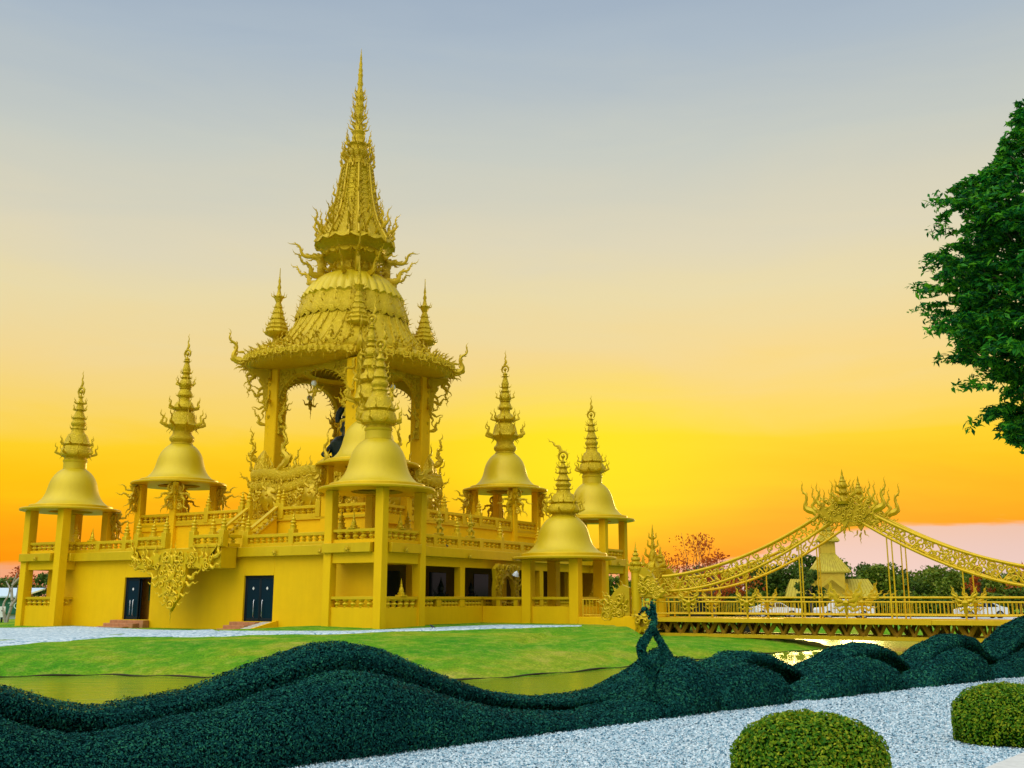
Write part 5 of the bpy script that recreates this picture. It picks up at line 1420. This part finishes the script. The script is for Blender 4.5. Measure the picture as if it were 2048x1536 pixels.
# big tree at the right
def limb(mb, a, b, r0, r1, seed, wob=.12, n=8):
    r = random.Random(seed); a, b = Vector(a), Vector(b); L = (b - a).length; pts = []
    for i in range(n + 1):
        q = a.lerp(b, i / n)
        if 0 < i < n: q += Vector((r.uniform(-1, 1), r.uniform(-1, 1), r.uniform(-.5, .5))) * L * wob * .4
        pts.append(q)
    mb.tube(pts, [r0 + (r1 - r0) * i / n for i in range(n + 1)], 8)
TB = Vector((13.4, 20.5, -.45))
tr_ = thing('leafy_tree', 'tall dark green leafy tree filling the right edge against the sunset', 'tree', TB)
b = MB(); limb(b, (0, 0, 0), (.2, .1, 5.2), .26, .2, 1, .06); limb(b, (.2, .1, 5.2), (-.3, .2, 11.5), .2, .05, 2, .06)
bd = [(200, 2015), (235, 2000), (270, 1985), (300, 1978), (335, 1940), (375, 1856), (400, 1850), (430, 1872), (470, 1880), (500, 1850), (545, 1836), (580, 1862), (620, 1868), (650, 1868), (690, 1896), (735, 1945), (770, 1960), (800, 1985), (830, 1990), (850, 1962), (870, 1985), (890, 2048)]
cl, rr = [], random.Random(11)
while len(cl) < 760:
    py = rr.uniform(188, 890); e = interp(bd, py); px = e + (rr.random() ** 1.5) * 420 + (30 if py > 330 else 14)
    Yt = 20.5 + rr.uniform(-2.6, 2.6) * min(1, .3 + (px - e) / 250); L = rr.uniform(.5, 1.15); m_ = mpp(Yt, 8)
    # sprays reach outwards from the trunk; their tips make the ragged outline
    up = rr.uniform(-.35, .55); tipv = P(px, py, Yt) - TB
    out_ = Vector((-1, rr.uniform(-.7, .7), up)) if rr.random() < .75 else Vector((rr.uniform(-1, 1), -1, up))
    out_.normalize()
    cl.append((tipv - out_ * L, out_, L, rr.uniform(.13, .26)))
for i, (c, o_, L, s_) in enumerate(cl[:90]):
    z = max(2.5, c.z - 1.4 - .25 * c.xy.length); limb(b, (.1, .1, min(z, 10.5)), c + o_ * L * .7, .05, .008, 50 + i, .14)
trunk = b.build('trunk', M_BARK, tr_)
PP, NN = [], []
for i, (c, o_, L, s_) in enumerate(cl):
    n = int(150 * L); t_a = rng.uniform(0, 1, n)
    d = rng.normal(0, 1, (n, 3)); d /= np.linalg.norm(d, axis=1)[:, None]
    wd = s_ * (1.25 - t_a * .95) * rng.uniform(.2, 1, n) ** .5
    PP.append(np.array(c) + np.array(o_) * (t_a * L)[:, None] + d * wd[:, None] * np.array((1, 1, .8)) - np.array((0, 0, .14)) * (t_a ** 2)[:, None]); NN.append(d * .35 + np.array((0, -.1, .8)))
PP, NN = np.concatenate(PP), np.concatenate(NN)
leaf_obj('crown', leaves(PP, NN, np.full(len(PP), .085), .36, 9, .5), M_TREE, tr_)
# far trees
def far_tree(label, px, Y, top, wpx, mi, seed, dry=False, group='trees beyond the canal', base_z=-.62, bottom=.28, name='broadleaf_tree'):
    X = (px - 1024) * cp / F_PX * Y; H_ = Zo(Y, top) - base_z; W_ = wpx * mpp(Y, 2)
    t = thing(name, label, 'tree' if H_ > 3 else 'shrub', (X, Y, base_z), 0, group)
    r = random.Random(seed); b = MB(); limb(b, (0, 0, 0), (r.uniform(-.3, .3), 0, H_ * .62), .05 + .018 * H_, .04, seed, .05)
    cl = []
    for q in range(int(11 + W_ * 2.2)):
        a, e = r.uniform(0, 6.28), r.uniform(0, 1)
        zz = bottom + (1 - bottom) * e; rad = W_ * .5 * math.sin(math.pi * min(1, .22 + .78 * (1 - e)) * .62 + .2) * r.uniform(.3, 1)
        s = W_ * r.uniform(.10, .2)
        cl.append((Vector((rad * math.cos(a), rad * math.sin(a), H_ * zz - s * .6)), s))
    for i, (c, s) in enumerate(cl[:(26 if dry else 9)]): limb(b, (0, 0, H_ * r.uniform(.2, .55)), c + Vector((0, 0, s if dry else 0)), .05, .012, seed + i, .15, 5)
    b.build('trunk', M_BARK, t)
    PP = []; rg = np.random.default_rng(seed)
    for c, s in cl:
        n = int((52 if dry else 110)); d = rg.normal(0, 1, (n, 3)); d /= np.linalg.norm(d, axis=1)[:, None]
        PP.append(np.array(c) + d * (rg.uniform(.2, 1, n) ** .5 * s * 1.25)[:, None] * np.array((1.1, 1.1, .8)))
    PP = np.concatenate(PP); PP[:, 2] = np.maximum(PP[:, 2], .05)
    leaf_obj('crown', leaves(PP, rg.normal(0, 1, PP.shape) + np.array((0, 0, .8)), np.full(len(PP), .0017 * Y if not dry else .0013 * Y), .6, seed), M_BGL[mi], t)
    return t
FT = [(1342, 118, 1100, 110, 2, 1, 'sparse reddish tree right of the gate spire'), (1394, 112, 1066, 130, 2, 1, 'tallest sparse red leaved tree left of the arch'), (1458, 120, 1108, 120, 2, 1, 'thin reddish tree under the left arch'),
      (1345, 125, 1150, 90, 0, 0, 'dark green tree behind the gate'), (1425, 128, 1140, 110, 1, 0, 'olive green tree under the start of the arch'), (1500, 126, 1130, 110, 0, 0, 'broad green tree between the first two hangers'),
      (1570, 128, 1122, 100, 0, 0, 'dark round tree left of the tiered house'), (1612, 132, 1112, 70, 0, 0, 'tall dark tree touching the left side of the tiered house'), (1715, 128, 1125, 100, 0, 0, 'dark green tree right behind the tiered house'),
      (1762, 126, 1122, 90, 1, 0, 'green tree between house and right hangers'), (1825, 130, 1138, 100, 0, 0, 'low green tree right of the right hangers'), (1885, 128, 1132, 100, 1, 0, 'yellowish green tree under the right arch'),
      (1935, 132, 1142, 90, 0, 0, 'dark tree under the low end of the right arch'), (1962, 120, 1128, 46, 2, 1, 'bare thin tree right of the far right hangers'), (2020, 118, 1142, 100, 1, 0, 'olive tree at the right edge beyond the bridge'), (2075, 112, 1118, 90, 2, 1, 'reddish bare tree peeking in at the right edge'),
      (-12, 96, 1138, 110, 0, 0, 'brownish green tree at the left edge'), (34, 100, 1132, 90, 2, 1, 'dry reddish tree beside the leftmost tower'), (90, 92, 1142, 90, 0, 0, 'tree seen through the lower opening of the leftmost tower'), (-90, 99, 1140, 90, 1, 0, 'olive tree beyond the left edge'),
      (1150, 120, 1150, 120, 0, 0, 'tree seen between the kiosk columns'), (1240, 116, 1150, 90, 1, 0, 'tree seen through the right rear tower'),
      (1385, 140, 1136, 100, 1, 0, 'pale green tree behind the reddish trees'), (1535, 142, 1128, 100, 1, 0, 'pale green tree in the second row behind the middle of the left arch'), (1665, 145, 1118, 120, 1, 0, 'tree rising straight behind the tiered house'), (1740, 142, 1128, 90, 0, 0, 'dark tree in the second row right of the house'), (1795, 142, 1126, 90, 1, 0, 'pale tree in the second row behind the right hangers'), (1855, 144, 1134, 100, 1, 0, 'pale tree in the second row under the right arch'), (1912, 140, 1138, 90, 0, 0, 'dark tree in the second row near the far hangers'), (1985, 140, 1140, 100, 1, 0, 'pale tree in the second row at the right end'), (1622, 104, 1132, 52, 0, 0, 'slender dark tree standing before the left wing of the tiered house'), (1430, 108, 1100, 80, 2, 1, 'small bright red tree between the taller reddish trees')]
for i, (px, Y, top, wd, mi, dry, lb) in enumerate(FT): far_tree(lb, px, Y, top, wd, mi, 100 + i, bool(dry))
SHR = ['rounded shrub at the foot of the gate side trees', 'shrub left of the first near hanger', 'shrub behind the first cycad', 'shrub behind the second cycad', 'shrub right of the second hanger', 'shrub before the left wing of the tiered house', 'shrub before the house door', 'shrub before the right wing of the tiered house', 'shrub right of the tiered house', 'shrub behind the right hangers', 'shrub past the right hangers', 'shrub below the middle of the right arch', 'shrub left of the dark parked car', 'shrub behind the dark parked car', 'shrub below the end of the right arch', 'shrub at the right edge beyond the railing']
for i, lb in enumerate(SHR):
    px = 1335 + 47 * i; far_tree(lb, px, 108 + 3 * (i % 3), 1178 + (7 * i) % 13, 62, (0, 1, 1)[i % 3], 200 + i, False, 'shrubs along the road beyond the canal', bottom=.02, name='shrub')
# far wood closing the horizon
PP = []
for q in range(230):
    x = -260 + 560 * q / 230 + rng.uniform(-1, 1); yb = 190 + rng.uniform(-10, 25); s = rng.uniform(2, 4)
    d = rng.normal(0, 1, (60, 3)); d /= np.linalg.norm(d, axis=1)[:, None]
    PP.append(np.array((x, yb, rng.uniform(1.0, 3.2))) + d * (rng.uniform(.2, 1, 60) ** .5 * s)[:, None] * np.array((1.2, 1, .8)))
PP = np.concatenate(PP); PP[:, 2] = np.maximum(PP[:, 2], -.5)
o = leaf_obj('far_wood', leaves(PP, rng.normal(0, 1, PP.shape) + np.array((0, 0, .8)), np.full(len(PP), .38), .6, 3), M_BGL[0])
tag(o, 'low far wood along the horizon behind everything', 'wood', kind='stuff')
# cycads in pots
def cycad(label, px, Y, top, seed):
    X = (px - 1024) * cp / F_PX * Y; z0 = top_z(X, Y)
    t = thing('potted_cycad', label, 'plant', (X, Y, z0), 0, 'potted cycads behind the railing')
    hp = 1.15
    MB().lathe([(.35, 0), (.48, .1), (.6, hp * .8), (.66, hp), (.58, hp), (.5, hp - .1), (.01, hp - .1)], 20).build('pot', M_BLACK, t)
    MB().lathe([(.2, hp - .1), (.24, hp + .3), (.1, hp + .5)], 10).build('trunk', M_BARK, t)
    V, Q = [], []; r = random.Random(seed)
    for k in range(26):
        a = k * 2.4; el = R(r.uniform(15, 75)); L = r.uniform(1.2, 1.55); pr = None
        for i in range(15):
            s = i / 14; e = el - s * 1.25; p = Vector((0, 0, hp + .4)) if i == 0 else pr + Vector((math.cos(a) * math.cos(e), math.sin(a) * math.cos(e), math.sin(e))) * L / 14
            if i > 1:
                sd = Vector((-math.sin(a), math.cos(a), 0)); d = (p - pr).normalized(); w = .26 * math.sin(math.pi * (s * .85 + .12))
                for sg in (-1, 1):
                    o = len(V); tipp = p + sd * sg * w + d * .1 + Vector((0, 0, .05))
                    V += [tuple(p - d * .022), tuple(p + d * .022), tuple(tipp + d * .008), tuple(tipp - d * .008)]; Q.append((o, o + 1, o + 2, o + 3))
            pr = p
    put('fronds', fast('fronds', V, Q, M_BGL[0]), t)
cycad('left potted cycad behind the bridge railing', 1393, 62.5, 1170, 1)
cycad('right and larger potted cycad behind the bridge railing', 1490, 64.0, 1160, 2)
# pale bare tree at the left edge
t = thing('bare_tree', 'pale multi stemmed bare tree standing left of the leftmost tower', 'tree', tuple(G(12, 1252, -.5)))
b = MB(); sc = mpp(t.location.y, 0)
def br_(pts, r0, r1): b.tube([Vector((x * sc, yv, -z * sc)) for x, yv, z in sm([(x, yv, z) for x, yv, z in pts], 16)], [r0 + (r1 - r0) * q / 15 for q in range(16)], 7)
for pts in ([(0, 0, 0), (4, 0, -25), (6, .1, -50), (2, .2, -80), (8, .3, -105)], [(0, 0, 0), (-8, 0, -30), (-10, .1, -45), (-4, .2, -60), (-2, .1, -75)], [(4, 0, -25), (9, .1, -45), (16, .3, -62)], [(5, 0, -38), (12, .2, -55), (12, .3, -80)], [(6, .1, -50), (-2, .3, -70), (-16, .5, -88)], [(2, .2, -80), (14, .3, -95), (24, .4, -104)]): br_(pts, .10, .03)
b.build('trunk', M_PALEBARK, t)
# ------------------------------------------------------------------ figures and small things on the temple
def guardian(label, x, y, z, s, rz, m=M_CARV2, lean=0):
    t = tthing('guardian_statue', label, 'statue', x, y, z, 'guardian statues along the right hand terrace', rz=rz)
    b = MB(); M = TR(s=s)
    b.lathe([(.30, 0), (.34, .08), (.26, .14)], 12, M)
    b.lathe([(.13, .40), (.20, .5), (.15, .62), (.13, .68), (.19, .82), (.22, .95), (.15, 1.04), (.07, 1.07), (.065, 1.12)], 14, M, rm=lambda q, i: 1 + .16 * math.cos(2 * q))
    b.lathe([(.06, 1.08), (.11, 1.14), (.12, 1.22), (.10, 1.3), (.13, 1.32), (.10, 1.38), (.11, 1.4), (.06, 1.48), (.07, 1.5), (.03, 1.6), (.005, 1.75)], 12, M)
    for sd in (-1, 1):
        b.tube([(sd * .1, 0, .5), (sd * .27, -.12, .38), (sd * .2, -.05, .12)], [.11, .085, .06], 8, M)
        b.tube([(sd * .2, 0, .95), (sd * .34, -.05, .8), (sd * .22, -.2, .78 if sd < 0 else 1.0)], [.07, .055, .04], 8, M)
        b.add(*KR[0], M @ TR(sd * .2, .05, .9, ry=sd * R(35), s=(sd * .5, .7, .5))); b.add(*KR[2], M @ TR(sd * .12, .05, .5, ry=sd * R(75), s=(sd * .4, .6, .4)))
        b.add(*KR[2], M @ TR(sd * .1, 0, 1.2, ry=sd * R(30), s=(sd * .25, .4, .25)))
    b.build('body', m, t); return t
y1 = on_side(867, 1040, HW - .4)[0]; y2 = on_side(930, 1040, HW - .4)[0]
guardian('crouching guardian statue on the right deck rail, nearest to the big bell tower', HW - .05, y1, DK + .64, .82, R(90))
guardian('crouching guardian statue on the right deck rail, second from the big bell tower', HW - .05, y2, DK + .64, .82, R(90))
guardian('blackish green seated statue in the shade of the veranda, behind its first wide opening', 10.6, on_side(882, 1180, 10.6)[0], .25, 1.25, R(90), M_DARK)['group'] = 'dark statues inside the veranda'
guardian('blackish green statue in the veranda, peeking past the middle post', 10.6, on_side(942, 1180, 10.6)[0], .25, 1.2, R(90), M_DARK)['group'] = 'dark statues inside the veranda'
def chedi(label, x, y, z, s, m=M_TRIM):
    t = tthing('small_chedi', label, 'ornament', x, y, z, 'small stepped ornaments on the parapets')
    b = MB(); b.box(-.22 * s, .22 * s, -.22 * s, .22 * s, 0, .08 * s); b.build('base', m, t)
    MB().lathe([(.17 * s, .08 * s), (.19 * s, .16 * s), (.12 * s, .22 * s), (.13 * s, .28 * s), (.09 * s, .42 * s), (.05 * s, .5 * s), (.07 * s, .54 * s), (.03 * s, .62 * s), (.04 * s, .66 * s), (.004, .88 * s)], 14, cap0=True).build('spire', m, t)
zr_ = DK + .64
chedi('dark little stepped ornament on the left upper parapet of the nearest tower', H - .15, -H - 1.5, zr_, .95, M_CARV)
chedi('dark little stepped ornament on the right upper parapet of the nearest tower', H + 1.52, -H - .1, zr_, .95, M_CARV)
chedi('golden stepped ornament on the lower sill of the nearest tower', H + 1.52, -H + .1, 1.37, .95)
chedi('golden stepped ornament on the rail right of the leftmost tower', -8.6, -HW + .05, zr_ - .0, .9)
chedi('reddish stepped ornament on the back parapet of the leftmost tower', -11.4, -H + 1.5, zr_, .9)
chedi('small stepped ornament on the kiosk rail beside the picket railing', x7 + 1.0, y7 + 1.4, 1.36, .9)
# shining carved doorway frame in the veranda
t = tthing('mirror_arch', 'glittering gold arch of carved figures in the veranda beside the kiosk', 'arch', HW + .45, on_side(1010, 1180, HW + .4)[0], .87, rz=R(90))
b = MB(); rr = random.Random(3)
arch = [(-1.25, 0), (-1.3, .9), (-1.2, 1.4), (-1.3, 2.0), (-.9, 2.3), (0, 2.2), (.9, 2.3), (1.3, 2.0), (1.2, 1.4), (1.3, 0), (.8, 0), (.75, .9), (.55, 1.4), (0, 1.65), (-.45, 1.45), (-.62, 1.0), (-.55, 0)]
b.prism(arch, -.12, .12)
def in_ar(x, z): return (.55 < abs(x) < 1.25 and z < 2) or (1.7 < z < 2.2 and abs(x) < 1.2)
relief(b, TR(0, -.15, 0), in_ar, -1.25, 1.25, .1, 2.2, .36, 6, dep=.12, sym=True)
for q in range(22): b.add(*KR[rr.randrange(4)], TR(rr.choice((-1, 1)) * rr.uniform(.6, 1.35), -.15, rr.uniform(.2, 1.9), ry=rr.uniform(-1, 1), s=(.45, .8, .45)))
b.build('arch', M_FLAME, t)
s_ = MB(); s_.lathe([(.001, -.1), (.22, 0), (.12, .2), (.001, .3)], 8, TR(.55, -.3, 1.65, rx=R(20))); s_.build('mirror_boss', M_CRYST, t)
# birds
def bird(label, p, rz, s=1):
    t = thing('pigeon', label, 'bird', p, rz)
    b = MB(); b.tube([(-.17 * s, 0, .06 * s), (-.08 * s, 0, .10 * s), (0, 0, .12 * s), (.07 * s, 0, .15 * s), (.10 * s, 0, .19 * s), (.13 * s, 0, .21 * s), (.15 * s, 0, .205 * s), (.18 * s, 0, .20 * s)], [.012 * s, .035 * s, .06 * s, .05 * s, .03 * s, .032 * s, .02 * s, .003 * s], 8)
    for sd in (-1, 1): b.tube([(.01 * s, sd * .02, .07 * s), (.02 * s, sd * .025, 0)], .006 * s, 5)
    b.build('body', simple('dark_feathers', (.02, .025, .03), .6, nz=.3), t)
    w_ = MB(); w_.lathe([(.001, -.1), (.035, -.03), (.04, .03), (.001, .09)], 8, TR(-.02 * s, .045 * s, .12 * s, ry=R(80), s=(s, .4 * s, s))); w_.lathe([(.001, -.1), (.035, -.03), (.04, .03), (.001, .09)], 8, TR(-.02 * s, -.045 * s, .12 * s, ry=R(80), s=(s, .4 * s, s)))
    w_.build('wings', simple('wing_feathers', (.035, .04, .05), .6), t)
v = proj_ground(865, 1259); bird('dark pigeon standing on the gravel walk below the veranda', (v.x, v.y, v.z + .03), R(200), .8)
y3, z3 = on_side(896, 1091, HW + .3); X3, Y3 = Wd(HW + .25, y3); bird('dark pigeon perched on the cornice above the veranda', (X3, Y3, DK + .005), R(120), .75)
# ------------------------------------------------------------------ beyond: house, cars, shed
def house():
    Y = 112; X = (1660 - 1024) * cp / F_PX * Y; k = mpp(Y, 4)
    t = thing('tiered_house', 'yellow Thai house with a tall three tiered roof behind the bridge', 'house', (X, Y, -.62), R(-12))
    yw = gold('house_paint', (.62, .44, .03), .6, 0, stain=.12); yr = gold('house_roof', (.52, .42, .03), .6, 0, stain=.25)
    W_ = 4.4
    b = MB(); b.box(-W_ + .4, W_ - .4, -2.6, 2.6, 0, 2.1); b.build('wall', yw, t)
    def hip(x, y, z0, z1, rx, ry, tx, ty, nm):
        b = MB(); V = [(x - rx, y - ry, z0), (x + rx, y - ry, z0), (x + rx, y + ry, z0), (x - rx, y + ry, z0), (x - tx, y - ty, z1), (x + tx, y - ty, z1), (x + tx, y + ty, z1), (x - tx, y + ty, z1)]
        V += [(a, c, z0 - .16) for a, c, _ in V[:4]]
        b.add(V, [(0, 1, 5, 4), (1, 2, 6, 5), (2, 3, 7, 6), (3, 0, 4, 7), (4, 5, 6, 7), (8, 9, 1, 0), (9, 10, 2, 1), (10, 11, 3, 2), (11, 8, 0, 3), (11, 10, 9, 8)])
        for kx in range(-6, 7):   # standing seams
            fx = kx / 6.5; b.tube([(x + rx * fx, y - ry, z0 + .02), (x + tx * fx, y - ty, z1 + .02)], .035, 4)
        return b.build(nm, yr, t, ang=25)
    hip(-2.4, 0, 2.1, 3.9, 2.3, 3.0, 1.6, .2, 'left_roof'); hip(2.4, 0, 2.1, 3.9, 2.3, 3.0, 1.6, .2, 'right_roof')
    b = MB(); b.box(-1.4, 1.4, -2.6, 1.4, 0, 4.9); b.build('hall_block', yw, t)
    hip(0, -.5, 4.7, 6.6, 2.05, 2.3, .7, .7, 'middle_roof')
    b = MB(); b.prism([(-2.3, 2.2), (0, 4.2), (2.3, 2.2), (1.9, 2.2), (0, 3.8), (-1.9, 2.2)], -3.3, -2.95); b.build('gable_board', yw, t)
    b = MB(); b.box(-.75, .75, -1.2, .3, 6.5, 8.1); b.build('lantern_room', yw, t)
    hip(0, -.45, 8.0, 9.2, 1.2, 1.2, .32, .32, 'top_roof'); hip(0, -.45, 9.2, 10.1, .55, .55, .05, .05, 'roof_cap')
    for x in (-3.2, 3.2):
        b = MB(); b.box(x - .5, x + .5, -2.66, -2.61, .7, 1.7); b.build('window', M_GLASS, t)
house()
def car(label, px, py, Y, L, prof, glass, col, name, bed=False, flip=1):
    X = (px - 1024) * cp / F_PX * Y
    t = thing(name, label, 'car' if not bed else 'pickup truck', (X, Y, -.55), 0, None)
    cm = simple(name + '_paint', col, .25, .1); w = .85
    b = MB(); b.prism([(x * flip, z) for x, z in prof], -w, w); o = b.build('body', cm, t, ang=30)
    for gx in glass:
        g = MB(); g.prism([(x * flip, z) for x, z in gx], -w - .012, w + .012); g.build('window', M_GLASS, t)
    for x in (-L * .31, L * .30):
        for s in (-1, 1):
            wh = MB(); wh.lathe([(.12, -.11), (.33, -.11), (.36, -.08), (.36, .08), (.33, .11), (.12, .11)], 20, TR(x * flip, s * (w - .07), .36, rx=R(90)), cap0=True, cap1=True); q = wh.build('wheel', M_BLACK, t)
            rm = MB(); rm.lathe([(.001, -.125), (.2, -.12), (.21, .12), (.001, .125)], 14, TR(x * flip, s * (w - .07), .36, rx=R(90))); put('rim', rm.mesh('rim', M_CHROME), q)
    hl = MB(); hl.box(-L / 2 * flip - .01 if flip > 0 else L / 2 - .12, -L / 2 + .12 if flip > 0 else L / 2 + .01, -w - .005, -w + .3, .72, .88); hl.build('headlight', M_CRYST, t)
    return t
L = 5.2
PU = [(-2.6, .45), (-2.6, .8), (-2.45, .98), (-1.35, 1.08), (-.75, 1.68), (-.55, 1.74), (.75, 1.74), (.95, 1.12), (2.6, 1.1), (2.6, .45), (2.1, .4), (1.2, .4), (-1.1, .4), (-2.1, .4)]
PG = [[(-1.15, 1.12), (-.68, 1.62), (-.05, 1.64), (-.05, 1.12)], [(.03, 1.12), (.03, 1.64), (.66, 1.64), (.8, 1.14)]]
car('white pickup truck with a double cab in the middle beyond the bridge railing', 1686, 1240, 97, L, PU, PG, (.78, .80, .82), 'pickup_truck', True)
SD = [(-2.2, .4), (-2.25, .75), (-1.9, .92), (-1.15, 1.0), (-.45, 1.42), (.75, 1.46), (1.6, 1.08), (2.2, .98), (2.25, .5), (2.0, .35), (-1.9, .35)]
SG = [[(-.95, 1.02), (-.42, 1.36), (.1, 1.38), (.1, 1.02)], [(.18, 1.02), (.18, 1.38), (.7, 1.38), (1.25, 1.06)]]
car('pale car with a dark window band parked near the right end of the bridge', 1960, 1240, 98, 4.5, SD, SG, (.72, .75, .8), 'parked_car')
car('small white car glimpsed behind the second cycad', 1548, 1240, 99, 4.5, SD, SG, (.8, .8, .78), 'parked_car', flip=-1)
# white shed with green sign band at the far left
Y = 84; X = (0 - 1024) * cp / F_PX * Y
t = thing('white_shed', 'low white roofed shed with a green lettered sign band at the left edge', 'building', (X, Y, -.6), R(8))
b = MB(); b.box(-7, 1.7, 0, 5, -.3, .7); b.build('wall', simple('shed_wall', (.42, .52, .58), .7, nz=.15), t)
b = MB(); b.prism([(-.6, 1.94), (5.6, 2.62), (5.6, 2.75), (-.6, 2.06)], -1.8, 7.4, TR(0, 0, 0, rz=R(90))); b.build('roof', simple('shed_roof', (.55, .70, .82), .5, nz=.1), t)
b = MB(); b.box(-7, 1.75, -.25, -.1, .66, 1.93); b.build('sign_band', simple('sign_green', (.0, .13, .07), .5, nz=.25, sc=2), t)
SCOL = simple('sign_letter', (.55, .72, .72), .6)
for txt, x, z, s in (('T', -.32, 1.05, .72), ('TO', .72, 1.05, .72)):
    cu = bpy.data.curves.new('sign_letters', 'FONT'); cu.body = txt; cu.size = s; cu.extrude = .02
    tmp = bpy.data.objects.new('sign_letters', cu); COL.objects.link(tmp)
    dg = bpy.context.evaluated_depsgraph_get(); me = bpy.data.meshes.new_from_object(tmp.evaluated_get(dg)); bpy.data.objects.remove(tmp)
    me.name = 'sign_letters'; me.materials.clear(); me.materials.append(SCOL)
    put('sign_letters', me, t, TR(x, -.28, z, rx=R(90)))
g_ = G(4, 1252, -.5)
t = thing('white_signboard', 'small white signboard with a dark mark on a post at the left edge', 'sign', (g_.x - .1, g_.y, -.5))
b = MB(); b.box(-.45, .22, -.03, .03, .55, 1.25); b.build('board', M_WHITE, t)
b = MB(); b.box(-.06, .06, .032, .09, -.2, 1.2); b.build('sign_post', M_FRAME, t)
b = MB(); b.prism([(-.02, .95), (.12, .90), (.18, .95), (.10, 1.0), (-.02, 1.02)], -.04, -.031); b.build('mark', M_FRAME, t)
